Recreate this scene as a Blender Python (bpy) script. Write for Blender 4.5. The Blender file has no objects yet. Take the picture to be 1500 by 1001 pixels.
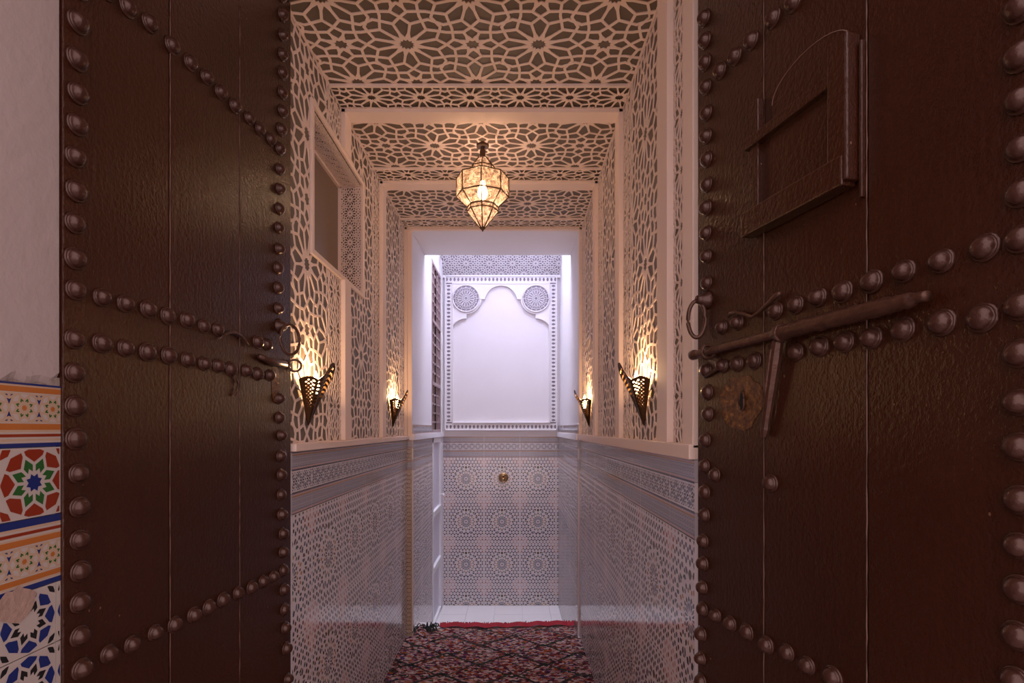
import bpy, bmesh, math, random
from mathutils import Vector, Matrix
random.seed(7)
S = bpy.context.scene
COL = S.collection
# ---------------------------------------------------------------- camera, sky, big lights, exposure
EYE = 1.53
F = 780.0                                   # focal length in pixels of a 1500 px wide frame
cd = bpy.data.cameras.new('camera'); cam = bpy.data.objects.new('camera', cd); COL.objects.link(cam)
cam.location = (0, 0, EYE); cam.rotation_euler = (math.pi / 2, 0, 0)
cd.sensor_width = 36; cd.lens = F / 1500 * 36; cd.shift_y = 127.5 / 1500; cd.clip_start = .02
S.camera = cam
S.view_settings.view_transform = 'Standard'; S.view_settings.look = 'None'
S.view_settings.gamma = 1; S.view_settings.use_curve_mapping = False
S.view_settings.exposure = 0.0
w = bpy.data.worlds.new('sky'); S.world = w; w.use_nodes = True
bg = w.node_tree.nodes['Background']
bg.inputs[0].default_value = (1.0, .75, .73, 1); bg.inputs[1].default_value = 2.0
def light(name, kind, loc, power, color, size=.1, sy=None, rot=(0, 0, 0), parent=None):
    l = bpy.data.lights.new(name, kind); l.energy = power; l.color = color
    if kind == 'AREA':
        l.shape = 'RECTANGLE'; l.size = size; l.size_y = sy or size
    else: l.shadow_soft_size = size
    o = bpy.data.objects.new(name, l); COL.objects.link(o); o.location = loc; o.rotation_euler = rot
    if parent: o.parent = parent
    return o
light('skylight_over_lightwell', 'AREA', (-.115, 4.86, EYE + 3.55), 112, (.80, .84, 1.0), 1.15, .70)

# ---------------------------------------------------------------- node helpers and materials
def mat(name, base, rough=.6, metal=0., spec=.5):
    m = bpy.data.materials.new(name); m.use_nodes = True
    b = m.node_tree.nodes['Principled BSDF']
    b.inputs['Base Color'].default_value = (*base, 1); b.inputs['Roughness'].default_value = rough
    b.inputs['Metallic'].default_value = metal; b.inputs['Specular IOR Level'].default_value = spec
    return m
class NT:
    def __init__(s, m): s.t = m.node_tree; s.b = s.t.nodes['Principled BSDF']
    def n(s, kind, **k):
        x = s.t.nodes.new(kind)
        for a, v in k.items():
            if a.startswith('_'): setattr(x, a[1:], v)
            else: s.set(x.inputs[a.replace('__', ' ')], v)
        return x
    def set(s, sock, v):
        if isinstance(v, bpy.types.NodeSocket): s.t.links.new(v, sock)
        elif isinstance(v, bpy.types.Node): s.t.links.new(v.outputs[0], sock)
        else: sock.default_value = v
    def m(s, op, a, b=None, c=None):
        x = s.t.nodes.new('ShaderNodeMath'); x.operation = op
        s.set(x.inputs[0], a)
        if b is not None: s.set(x.inputs[1], b)
        if c is not None: s.set(x.inputs[2], c)
        return x.outputs[0]
    def mix(s, f, a, b, mode='MIX'):
        x = s.t.nodes.new('ShaderNodeMixRGB'); x.blend_type = mode
        s.set(x.inputs[0], f); s.set(x.inputs[1], a); s.set(x.inputs[2], b)
        return x.outputs[0]
    def obj(s, scale=(1, 1, 1)):
        c = s.t.nodes.new('ShaderNodeTexCoord'); mp = s.t.nodes.new('ShaderNodeMapping')
        mp.inputs['Scale'].default_value = scale; s.t.links.new(c.outputs['Object'], mp.inputs[0]); return mp.outputs[0]
    def noise(s, vec, scale, detail=4, rough=.55):
        x = s.n('ShaderNodeTexNoise', Scale=scale, Detail=detail, Roughness=rough); s.set(x.inputs['Vector'], vec); return x.outputs['Fac']
    def ramp(s, fac, stops, interp='LINEAR'):
        r = s.t.nodes.new('ShaderNodeValToRGB'); s.set(r.inputs[0], fac); cr = r.color_ramp; cr.interpolation = interp
        while len(cr.elements) < len(stops): cr.elements.new(.5)
        for e, (p, c) in zip(cr.elements, stops): e.position = p; e.color = (*c, 1)
        return r.outputs[0]
    def bump(s, h, strength, dist=.01):
        x = s.n('ShaderNodeBump', Strength=strength, Distance=dist); s.set(x.inputs['Height'], h)
        s.set(s.b.inputs['Normal'], x.outputs[0]); return x
def rgb(r, g, b):
    f = lambda c: (c / 255 / 12.92) if c <= 10 else ((c / 255 + .055) / 1.055) ** 2.4
    return (f(r), f(g), f(b))

M = {}
def plaster(name, col, rough=.75, amp=.15, scale=14):
    m = mat(name, col, rough); t = NT(m); v = t.obj()
    n = t.noise(v, 3, 5); t.set(t.b.inputs['Base Color'], t.mix(t.m('MULTIPLY', n, .22), (*col, 1), (col[0] * .72, col[1] * .68, col[2] * .68, 1)))
    t.bump(t.noise(v, scale, 6, .6), amp, .006); M[name] = m; return m
plaster('cream', (.86, .70, .62)); plaster('white_paint', (.80, .78, .83), .6); plaster('old_plaster', (.40, .34, .34), .8, .5, 30)
plaster('rubble', (.30, .25, .22), .95, 1., 60)
plaster('bare_render', (.36, .25, .21), .95, .8, 50)
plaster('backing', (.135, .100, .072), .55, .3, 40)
plaster('stone_paving', (.32, .28, .27), .8, .6, 20)
m = plaster('far_tile', (.78, .74, .76), .25, .05)
m = plaster('grout', (.55, .50, .50), .9)
M['lilac_backing'] = mat('lilac_backing', (.30, .27, .33), .7)
def glaze(name, col): M[name] = mat(name, col, .10, 0, .55); return M[name]
glaze('glaze_white', (.68, .61, .63)); glaze('glaze_ochrewash', (.58, .43, .33)); glaze('glaze_navy', (.05, .055, .10)); glaze('glaze_slate', (.10, .11, .15)); glaze('glaze_teal', (.05, .10, .10))
glaze('glaze_ochre', (.36, .20, .08)); glaze('glaze_terracotta', (.28, .10, .06)); glaze('glaze_rose', (.50, .30, .27)); glaze('glaze_olive', (.12, .10, .06))
glaze('glaze_grey', (.24, .23, .26)); glaze('glaze_brown', (.10, .055, .045)); glaze('glaze_mist', (.46, .42, .47))
glaze('bright_white', (0.4464, 0.396, 0.3744)); glaze('bright_blue', (.010, .022, .14)); glaze('bright_green', (.02, .10, .02)); glaze('bright_red', (0.216, 0.0252, 0.0086))
glaze('bright_orange', (0.396, 0.1296, 0.0288)); glaze('bright_black', (.012, .012, .014)); glaze('bright_sand', (.45, .33, .24))
# varnished dark wood with vertical grain, rubbed spots and dust specks
def door_wood(name, base, warm):
    m = mat(name, base, .25); t = NT(m); v = t.obj((9, 9, 1.1)); g = t.noise(v, 6, 8, .65)
    v2 = t.obj(); big = t.noise(v2, 2.2, 3)
    col = t.mix(t.m('MULTIPLY', g, .6), (*base, 1), (*warm, 1))
    col = t.mix(t.m('MULTIPLY', t.m('SUBTRACT', big, .4), 1.2), col, (base[0] * .55, base[1] * .55, base[2] * .55, 1))
    sp = t.n('ShaderNodeTexVoronoi', Scale=34.); t.set(sp.inputs['Vector'], t.obj((1, 1, .6)))
    dot = t.m('MULTIPLY', t.m('LESS_THAN', sp.outputs['Distance'], .055), t.m('GREATER_THAN', t.noise(v2, 3.1, 2), .53))
    col = t.mix(t.m('MULTIPLY', dot, .35), col, (.34, .20, .13, 1))
    scr = t.m('GREATER_THAN', t.noise(t.obj((30, 30, 5)), 3, 6, .75), .70)
    col = t.mix(t.m('MULTIPLY', scr, .25), col, (.22, .10, .05, 1))
    t.set(t.b.inputs['Base Color'], col)
    t.set(t.b.inputs['Roughness'], t.m('ADD', .11, t.m('MULTIPLY', g, .14)))
    h = t.m('ADD', t.m('MULTIPLY', g, .30), t.m('MULTIPLY', t.noise(t.obj((30, 30, 22)), 4, 4, .6), .60))
    t.bump(h, .5, .006); M[name] = m
door_wood('door_wood', (.034, .0092, .0046), (.048, .0155, .0058))
m = mat('stud_iron', (.060, .024, .017), .27, .25); t = NT(m); t.bump(t.noise(t.obj(), 90, 4), .5, .003); M['stud'] = m
m = mat('worn_iron', (.13, .055, .035), .35, .35); t = NT(m); n = t.noise(t.obj(), 55, 6)
t.set(t.b.inputs['Base Color'], t.mix(n, (.03, .010, .007, 1), (.12, .055, .035, 1))); t.bump(n, .8, .004); M['worn_iron'] = m
m = mat('rubbed_varnish', (.16, .07, .02), .25, .2); t = NT(m); n = t.noise(t.obj(), 70, 6, .7)
t.set(t.b.inputs['Base Color'], t.ramp(n, [(.35, (.045, .014, .007)), (.55, (.14, .06, .02)), (.75, (.34, .18, .06))])); t.bump(n, 1., .004); M['rubbed'] = m
M['black'] = mat('keyhole_shade', (.006, .004, .004), .8)  # shade inside the keyhole, painted as a flat black face
M['dust'] = mat('seam_dust', (.17, .10, .08), .8)
M['brass_dark'] = mat('dark_pierced_brass', (.10, .05, .022), .38, .9)
M['brass'] = mat('brass', (.42, .26, .12), .3, 1.)
M['lamp_metal'] = mat('lamp_soldered_metal', (.10, .06, .035), .4, .8)
M['window_panel'] = plaster('window_panel', (.21, .15, .115), .35, .1)
M['white_frame'] = mat('white_lacquer', (.80, .80, .84), .3)
M['mashrabiya'] = mat('mashrabiya_wood', (.30, .21, .22), .5)
M['frosted'] = mat('frosted_glass', (.66, .62, .72), .5)
M['red_wool'] = mat('red_wool', (.30, .010, .022), .9); M['dark_wool'] = mat('dark_wool', (.03, .035, .035), .95)
def emit(name, c, s):
    m = bpy.data.materials.new(name); m.use_nodes = True; n = m.node_tree.nodes; n.clear()
    e = n.new('ShaderNodeEmission'); e.inputs[0].default_value = (*c, 1); e.inputs[1].default_value = s
    o = n.new('ShaderNodeOutputMaterial'); m.node_tree.links.new(e.outputs[0], o.inputs[0]); M[name] = m
emit('bulb_glow', (1, .72, .38), 60)
emit('flame_glow', (1, .62, .25), 45)
m = bpy.data.materials.new('seeded_glass'); m.use_nodes = True; t = m.node_tree; t.nodes.clear()
tr = t.nodes.new('ShaderNodeBsdfTransparent'); tr.inputs[0].default_value = (1, .90, .80, 1)
tl = t.nodes.new('ShaderNodeBsdfTranslucent'); nz = t.nodes.new('ShaderNodeTexNoise'); nz.inputs['Scale'].default_value = 55; nz.inputs['Detail'].default_value = 5
cr = t.nodes.new('ShaderNodeValToRGB'); cr.color_ramp.elements[0].position = .38; cr.color_ramp.elements[0].color = (.075, .045, .03, 1)
cr.color_ramp.elements[1].position = .58; cr.color_ramp.elements[1].color = (.29, .20, .145, 1)
gl = t.nodes.new('ShaderNodeBsdfGlossy'); gl.inputs['Roughness'].default_value = .1
mx = t.nodes.new('ShaderNodeMixShader'); mx.inputs[0].default_value = .62; mx2 = t.nodes.new('ShaderNodeMixShader'); mx2.inputs[0].default_value = .06
o = t.nodes.new('ShaderNodeOutputMaterial'); L = t.links.new
tc = t.nodes.new('ShaderNodeTexCoord'); L(tc.outputs['Object'], nz.inputs['Vector'])
L(nz.outputs['Fac'], cr.inputs[0]); L(cr.outputs[0], tl.inputs[0]); L(tr.outputs[0], mx.inputs[1]); L(tl.outputs[0], mx.inputs[2])
L(mx.outputs[0], mx2.inputs[1]); L(gl.outputs[0], mx2.inputs[2]); L(mx2.outputs[0], o.inputs[0]); M['lamp_glass'] = m
# woven rug: knots of many wools, dark zigzags forming lozenges, small cream-edged diamonds
m = mat('woven_wool', (.2, .1, .1), .95, 0, .1); t = NT(m); c = t.obj(); sep = t.n('ShaderNodeSeparateXYZ', Vector=c)
x, y = sep.outputs[0], sep.outputs[1]
wob = t.m('MULTIPLY', t.m('SUBTRACT', t.noise(c, 14, 3), .5), .05)
vo = t.n('ShaderNodeTexVoronoi', Scale=46.); t.set(vo.inputs['Vector'], t.obj((1, 2.1, .3)))
h = t.n('ShaderNodeSeparateColor', Color=vo.outputs['Color'])
knot = t.ramp(h.outputs[0], [(0, (.36, .20, .20)), (.14, (.12, .014, .022)), (.27, (.42, .29, .28)), (.42, (.04, .02, .05)), (.50, (.36, .09, .02)),
    (.60, (.20, .035, .04)), (.68, (.03, .06, .04)), (.76, (.50, .40, .36)), (.88, (.09, .025, .035)), (.95, (.10, .04, .15))], 'CONSTANT')
tri = lambda v, p: t.m('PINGPONG', v, p / 2)
zig = t.m('ADD', t.m('ADD', y, wob), t.m('MULTIPLY', tri(x, .44), .85))
band = t.m('PINGPONG', zig, .15)
zig2 = t.m('SUBTRACT', t.m('ADD', y, wob), t.m('MULTIPLY', tri(x, .44), .85))
band2 = t.m('PINGPONG', t.m('ADD', zig2, .05), .15)
dk = t.m('MAXIMUM', t.m('LESS_THAN', band, .015), t.m('LESS_THAN', band2, .010))
dkc = t.ramp(h.outputs[1], [(0, (.016, .022, .02)), (.6, (.02, .05, .04)), (.85, (.10, .05, .06))], 'CONSTANT')
t.set(t.b.inputs['Base Color'], t.mix(t.m('MULTIPLY', dk, .9), knot, dkc))
t.bump(t.m('SUBTRACT', 1., vo.outputs['Distance']), 1., .01); M['rug'] = m

# ---------------------------------------------------------------- mesh helpers
class MB:
    def __init__(s): s.v = []; s.f = []; s.mi = []; s.mats = []
    def slot(s, name):
        if name not in s.mats: s.mats.append(name)
        return s.mats.index(name)
    def face(s, pts, mt=None):
        i = len(s.v); s.v += [tuple(p) for p in pts]; s.f.append(tuple(range(i, i + len(pts)))); s.mi.append(s.slot(mt) if mt else 0)
    def box(s, a, b, mt=None):
        x0, y0, z0 = (min(a[i], b[i]) for i in range(3)); x1, y1, z1 = (max(a[i], b[i]) for i in range(3))
        i = len(s.v); s.v += [(x0, y0, z0), (x1, y0, z0), (x1, y1, z0), (x0, y1, z0), (x0, y0, z1), (x1, y0, z1), (x1, y1, z1), (x0, y1, z1)]
        for f in ((0, 3, 2, 1), (4, 5, 6, 7), (0, 1, 5, 4), (1, 2, 6, 5), (2, 3, 7, 6), (3, 0, 4, 7)):
            s.f.append(tuple(i + k for k in f)); s.mi.append(s.slot(mt) if mt else 0)
    def tube(s, pts, r, seg=10, closed=False, radii=None):
        pts = [Vector(p) for p in pts]; n = len(pts); base = len(s.v); up = Vector((0, 0, 1))
        for i, p in enumerate(pts):
            if closed: d = pts[(i + 1) % n] - pts[i - 1]
            else: d = pts[min(i + 1, n - 1)] - pts[max(i - 1, 0)]
            d.normalize(); a = d.cross(up)
            if a.length < .05: a = d.cross(Vector((1, 0, 0)))
            a.normalize(); b = a.cross(d); rr = radii[i] if radii else r
            for k in range(seg):
                t = 2 * math.pi * k / seg; s.v.append(tuple(p + (a * math.cos(t) + b * math.sin(t)) * rr))
        m = n if closed else n - 1
        for i in range(m):
            for k in range(seg):
                A = base + i * seg; B = base + ((i + 1) % n) * seg
                s.f.append((A + k, A + (k + 1) % seg, B + (k + 1) % seg, B + k)); s.mi.append(0)
        if not closed:
            s.f.append(tuple(base + k for k in range(seg))[::-1]); s.mi.append(0)
            s.f.append(tuple(base + (n - 1) * seg + k for k in range(seg))); s.mi.append(0)
    def lathe(s, prof, seg=20, c=(0, 0, 0), axis='z'):
        base = len(s.v)
        for r, h in prof:
            for k in range(seg):
                t = 2 * math.pi * k / seg; p = (r * math.cos(t), r * math.sin(t), h)
                if axis == 'y': p = (p[0], -p[2], p[1])
                s.v.append((c[0] + p[0], c[1] + p[1], c[2] + p[2]))
        for i in range(len(prof) - 1):
            for k in range(seg):
                A = base + i * seg; B = A + seg
                s.f.append((A + k, A + (k + 1) % seg, B + (k + 1) % seg, B + k)); s.mi.append(0)
        s.f.append(tuple(base + k for k in range(seg))[::-1]); s.mi.append(0)
        s.f.append(tuple(base + (len(prof) - 1) * seg + k for k in range(seg))); s.mi.append(0)
    def mesh(s, name, mt=None, smooth=False):
        me = bpy.data.meshes.new(name); me.from_pydata(s.v, [], s.f)
        names = s.mats if s.mats else [mt]
        for n in names: me.materials.append(M[n])
        if s.mats: me.polygons.foreach_set('material_index', s.mi)
        if smooth: me.polygons.foreach_set('use_smooth', [True] * len(me.polygons))
        me.update(); return me
    def build(s, name, mt=None, parent=None, smooth=False, bevel=0.):
        return link(name, s.mesh(name, mt, smooth), parent, bevel)
def link(name, me, parent=None, bevel=0.):
    o = bpy.data.objects.new(name, me); COL.objects.link(o)
    if parent: o.parent = parent
    if bevel:
        b = o.modifiers.new('bevel', 'BEVEL'); b.width = bevel; b.segments = 2; b.limit_method = 'ANGLE'; b.angle_limit = .6
    return o
def boxobj(name, a, b, mt, parent=None, bevel=0.):
    m = MB(); m.box(a, b); return m.build(name, mt, parent, False, bevel)
def thing(name, label, cat, loc=(0, 0, 0), rz=0., group=None):
    o = bpy.data.objects.new(name, None); COL.objects.link(o); o.location = loc; o.rotation_euler = (0, 0, rz); o.empty_display_size = .05
    o['label'] = label; o['category'] = cat
    if group: o['group'] = group
    return o
def tag(o, label, cat, group=None):
    o['label'] = label; o['category'] = cat
    if group: o['group'] = group
    return o
def struct(o, label=None, cat=None):
    o['kind'] = 'structure'
    if label: o['label'] = label
    if cat: o['category'] = cat
    return o
# ---------------------------------------------------------------- star patterns: closed cells of interlaced geometric ornament
def clip_half(poly, nx, ny, d):
    out = []
    n = len(poly)
    for i in range(n):
        p = poly[i]; q = poly[(i + 1) % n]
        a = nx * p[0] + ny * p[1] - d; b = nx * q[0] + ny * q[1] - d
        if a <= 0: out.append(p)
        if (a < 0 < b) or (b < 0 < a):
            t = a / (a - b)
            out.append((p[0] + t * (q[0] - p[0]), p[1] + t * (q[1] - p[1])))
    return out

def area2(p):
    return sum(p[i][0] * p[(i + 1) % len(p)][1] - p[(i + 1) % len(p)][0] * p[i][1] for i in range(len(p)))

def lerp(a, b, t):
    return (a[0] + (b[0] - a[0]) * t, a[1] + (b[1] - a[1]) * t)

def unit_cells(sites, PX, PY):
    """sites: (x, y, r, kind). Returns [(tag, polygon)] for one period PX x PY.
    Every site owns a power-diagram cell; big ones are filled with a rosette, small ones with a star,
    and every corner where cells meet becomes a hole of its own."""
    reps = []
    for ix in (-1, 0, 1):
        for iy in (-1, 0, 1):
            for s in sites:
                reps.append((s[0] + ix * PX, s[1] + iy * PY, s[2], s[3]))
    L = max(PX, PY)
    base = {}
    ext = []
    for ix in range(-2, 3):
        for iy in range(-2, 3):
            for s in sites:
                ext.append((s[0] + ix * PX, s[1] + iy * PY, s[2]))
    for k, s in enumerate(sites):
        poly = [(s[0] - L, s[1] - L), (s[0] + L, s[1] - L), (s[0] + L, s[1] + L), (s[0] - L, s[1] + L)]
        near = sorted(((e[0] - s[0]) ** 2 + (e[1] - s[1]) ** 2, e) for e in ext)
        for d2, e in near[1:60]:
            nx, ny = e[0] - s[0], e[1] - s[1]
            dd = (e[0] ** 2 + e[1] ** 2 - e[2] ** 2 - s[0] ** 2 - s[1] ** 2 + s[2] ** 2) / 2
            poly = clip_half(poly, nx, ny, dd)
        # merge near-coincident corners
        q = []
        for p in poly:
            if not q or math.hypot(p[0] - q[-1][0], p[1] - q[-1][1]) > 1e-5 * L: q.append(p)
        if len(q) > 1 and math.hypot(q[0][0] - q[-1][0], q[0][1] - q[-1][1]) < 1e-5 * L: q.pop()
        base[k] = [(p[0] - s[0], p[1] - s[1]) for p in q]
    out = []
    corners = {}
    for ri, s in enumerate(reps):
        k = ri % len(sites)
        own = (ri // len(sites)) == 4
        c = (s[0], s[1]); poly = [(c[0] + p[0], c[1] + p[1]) for p in base[k]]
        n = len(poly)
        kind = s[3]
        sf = {'B': .76, 'S': .72, 'O': .86}.get(kind, kind if isinstance(kind, float) else .5)
        mids = [lerp(poly[i], poly[(i + 1) % n], .5) for i in range(n)]
        K = [lerp(c, poly[i], sf) for i in range(n)]
        if own:
            if kind in ('B', 'S', 'O'):
                j, x, cc = (.42, .20, .275) if kind == 'B' else (.50, .27, .37)
                ring = kind == 'O'
                if ring: j, x, cc, kind = .70, .22, .33, 'B'
                Jn = [lerp(c, poly[i], j) for i in range(n)]
                rm = min(math.hypot(m[0] - c[0], m[1] - c[1]) for m in mids)
                X = []
                for m in mids:
                    l = math.hypot(m[0] - c[0], m[1] - c[1]); X.append(lerp(c, m, x * rm / l))
                C = []
                for p in poly:
                    l = math.hypot(p[0] - c[0], p[1] - c[1]); C.append(lerp(c, p, cc * rm / l))
                X2 = [lerp(c, m, .50) for m in mids] if ring else X
                star = []
                for i in range(n): star += [C[i], X[i]]
                out.append(('star' + kind, star))
                for i in range(n):
                    out.append(('kite' + kind, ([C[i], X[i], X2[i], Jn[i], X2[i - 1], X[i - 1]] if ring else [C[i], X[i], Jn[i], X[i - 1]])[::-1]))
                    i2 = (i + 1) % n
                    out.append(('petal' + kind, [X2[i], Jn[i], K[i], mids[i], K[i2], Jn[i2]]))
            else:
                st = []
                for i in range(n): st += [K[i], mids[i]]
                out.append(('sat', st))
        for i in range(n):
            v = poly[i]
            key = (round(v[0] / (L * 2e-4)), round(v[1] / (L * 2e-4)))
            hit = None
            for dx in (-1, 0, 1):
                for dy in (-1, 0, 1):
                    if (key[0] + dx, key[1] + dy) in corners: hit = (key[0] + dx, key[1] + dy)
            corners.setdefault(hit or key, []).append((math.atan2(c[1] - v[1], c[0] - v[0]), K[i], mids[i - 1], mids[i], v, c))
    e = 1e-6 * L
    for key, lst in corners.items():
        v = lst[0][4]
        if not (-e <= v[0] < PX - e and -e <= v[1] < PY - e) or len(lst) < 3: continue
        lst.sort(key=lambda t: t[0])
        poly = []
        for a, k, m0, m1, vv, c in lst:
            # m0 precedes the corner in ccw order of the cell; around the corner going ccw the next shared edge is m0's
            poly += [k, m0]
        out.append(('corner', poly))
    res = []
    for t, p in out:
        if area2(p) < 0: p = p[::-1]
        res.append((t, p))
    return res

def pat_big(a, b):
    """12-fold and 8-fold rosettes in turn, with small stars between; a, b: lattice steps"""
    s = [(0, 0, .607, 'B'), (1, 1, .607, 'B'), (1, 0, .393, 'S'), (0, 1, .393, 'S')]
    for cx, cy in ((1, 0), (0, 1)):
        for ang in (45, 135, 225, 315):
            t = math.radians(ang)
            s.append((cx + .5176 * math.cos(t), cy + .5176 * math.sin(t), .1248, .42))
    cells = unit_cells(s, 2., 2.)
    return [(t, [(x * a, y * b) for x, y in p]) for t, p in cells], 2 * a, 2 * b

def pat_band(p, h):
    """a row of 12-fold rosettes with small stars round them; p: step along the row, h: period across"""
    s = [(0, 0, .5, 'B')]
    for ang in (30, 60, 90, 120, 240, 300):
        t = math.radians(ang); r = {30: .577, 60: .60, 90: .62, 120: .60}.get(ang, .60)
        s.append((r * math.cos(t), r * math.sin(t), r - .5, .5))
    s.append((.5, -.2887, .0774, .5)); s.append((.5, .62, .1, .5))
    cells = unit_cells(s, 1., 1.24)
    return [(t, [(x * p, y * h / 1.24) for x, y in q]) for t, q in cells], p, h

def inset(poly, w):
    n = len(poly); q = []
    for i in range(n):
        a = poly[i - 1]; b = poly[i]; c = poly[(i + 1) % n]
        d1 = (b[0] - a[0], b[1] - a[1]); d2 = (c[0] - b[0], c[1] - b[1])
        l1 = math.hypot(*d1); l2 = math.hypot(*d2)
        if l1 < 1e-7 or l2 < 1e-7: return None
        n1 = (-d1[1] / l1, d1[0] / l1); n2 = (-d2[1] / l2, d2[0] / l2)
        m = (n1[0] + n2[0], n1[1] + n2[1]); mm = m[0] * m[0] + m[1] * m[1]
        if mm < .02: mm = .02
        s = 2 * w / mm
        q.append((b[0] + m[0] * s, b[1] + m[1] * s))
    for i in range(n):
        b = poly[i]; c = poly[(i + 1) % n]; b2 = q[i]; c2 = q[(i + 1) % n]
        if (c[0] - b[0]) * (c2[0] - b2[0]) + (c[1] - b[1]) * (c2[1] - b2[1]) <= 0: return None
    return q

def shrink(poly, w):
    """an inset that keeps the corner count; slivers close up"""
    q = inset(poly, w)
    if q is not None and area2(q) > 0: return q
    A = area2(poly) / 2
    P = sum(math.hypot(poly[i][0] - poly[i - 1][0], poly[i][1] - poly[i - 1][1]) for i in range(len(poly)))
    f = 1 - w * P / (2 * max(A, 1e-12)) * .8
    if f < .3: return None
    cx = sum(p[0] for p in poly) / len(poly); cy = sum(p[1] for p in poly) / len(poly)
    return [(cx + (p[0] - cx) * f, cy + (p[1] - cy) * f) for p in poly]

def fill_rect(pattern, x0, y0, x1, y1, ox=0., oy=0.):
    """cells of the pattern inside a rectangle; (ox, oy) is where a lattice origin sits"""
    cells, PX, PY = pattern
    out = []
    for i in range(math.floor((x0 - ox) / PX) - 1, math.ceil((x1 - ox) / PX) + 2):
        for j in range(math.floor((y0 - oy) / PY) - 1, math.ceil((y1 - oy) / PY) + 2):
            dx, dy = ox + i * PX, oy + j * PY
            for t, p in cells:
                q = [(a + dx, b + dy) for a, b in p]
                xs = [a for a, b in q]; ys = [b for a, b in q]
                if max(xs) <= x0 or min(xs) >= x1 or max(ys) <= y0 or min(ys) >= y1: continue
                if min(xs) < x0: q = clip_half(q, -1, 0, -x0)
                if max(xs) > x1 and q: q = clip_half(q, 1, 0, x1)
                if min(ys) < y0 and q: q = clip_half(q, 0, -1, -y0)
                if max(ys) > y1 and q: q = clip_half(q, 0, 1, y1)
                if len(q) < 3 or abs(area2(q)) < 1e-7: continue
                r = []
                for v in q:
                    if not r or math.hypot(v[0] - r[-1][0], v[1] - r[-1][1]) > 1e-5: r.append(v)
                if len(r) > 1 and math.hypot(r[0][0] - r[-1][0], r[0][1] - r[-1][1]) < 1e-5: r.pop()
                if len(r) >= 3: out.append((t, r))
    return out
# ---------------------------------------------------------------- pierced lattice sheets and printed tiles
BIG = pat_big(.253, .226)
WBIG = pat_big(.24, .250)
BAND = pat_band(.22, .235)
FINE = pat_band(.075, .085)
LACE = pat_big(.12, .12)
FIL = pat_band(.16, .15)

def place(fn, P):
    """fn maps (u, v, n) on a surface to the room"""
    return [fn(*p) for p in P]
def lattice(mb, cells, fn, w, th, back=True, rect=None, hole=None):
    """a sheet pierced by the cells: top ring and reveal of every hole, backing th behind"""
    for t, p in cells:
        q = shrink(p, w)
        if q is None or len(q) != len(p):
            mb.face(place(fn, [(a, b, 0) for a, b in p]), 'SHEET'); continue
        n = len(p)
        for i in range(n):
            j = (i + 1) % n
            mb.face(place(fn, [(*p[i], 0), (*p[j], 0), (*q[j], 0), (*q[i], 0)]), 'SHEET')
            mb.face(place(fn, [(*q[i], 0), (*q[j], 0), (*q[j], -th), (*q[i], -th)]), 'SHEET')
def cut_hole(cells, u0, v0, u1, v1):
    out = []
    for t, p in cells:
        xs = [a for a, b in p]; ys = [b for a, b in p]
        if max(xs) <= u0 or min(xs) >= u1 or max(ys) <= v0 or min(ys) >= v1: out.append((t, p)); continue
        best = None
        for h in ((1, 0, u0), (-1, 0, -u1), (0, 1, v0), (0, -1, -v1)):
            q = clip_half(p, *h)
            if len(q) >= 3 and (best is None or abs(area2(q)) > abs(area2(best))): best = q
        if best and abs(area2(best)) > 4e-6: out.append((t, best))
    return out
def cells_in(pat, u0, v0, u1, v1, ou, ov, swap=False):
    if not swap: return fill_rect(pat, u0, v0, u1, v1, ou, ov)
    return [(t, [(b, a) for a, b in p][::-1]) for t, p in fill_rect(pat, v0, u0, v1, u1, ov, ou)]
def sheet(name, pat, u0, v0, u1, v1, ou, ov, fn, w, th, parent, mt='cream', swap=False, hole=None):
    cs = cells_in(pat, u0, v0, u1, v1, ou, ov, swap)
    if hole: cs = cut_hole(cs, *hole)
    mb = MB(); lattice(mb, cs, fn, w, th)
    M['SHEET'] = M[mt]
    return mb.build(name, None, parent)

_tile_cache = {}
PAL = {
 'main': lambda t, p: {'starB': 'glaze_navy', 'kiteB': 'glaze_mist', 'petalB': 'glaze_slate', 'sat': None, 'corner': None}.get(t, 'glaze_mist'),
}
def tile_pattern():
    W_, H_ = .378, .45
    s = [(0, 0, .050, 'B')]
    for k in range(16):
        a = 2 * math.pi * k / 16; s.append((.064 * math.cos(a), .064 * math.sin(a), .014, .5))
    for k in range(16):
        a = 2 * math.pi * (k + .5) / 16; s.append((.099 * math.cos(a), .099 * math.sin(a), .019, .5))
    step = W_ / 11; rows = 14; stepy = H_ / rows
    for i in range(11):
        for j in range(rows):
            x = (i + .5 + .5 * (j % 2)) * step - W_ / 2; x -= W_ if x > W_ / 2 else 0; y = (j + .5) * stepy - H_ / 2 + (0)
            if math.hypot(x, y) > .128: s.append((x, y, .017, .44))
    return unit_cells(s, W_, H_), W_, H_
MAINPAT = tile_pattern()
BANDPAT = pat_band(.063, .080)
STRIPPAT = pat_band(.021, .018)
def oct_pattern(p):
    s = [(0, 0, .5, 'O'), (.5, .5, .207, 'S')]
    return [(t, [(x * p, y * p) for x, y in q]) for t, q in unit_cells(s, 1., 1.)], p, p
OCT1 = oct_pattern(.140); OCT2 = oct_pattern(.118); OCTB = oct_pattern(.060)
def hashr(a, b): 
    return (math.sin(a * 127.1 + b * 311.7) * 43758.5453) % 1.0
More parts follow.
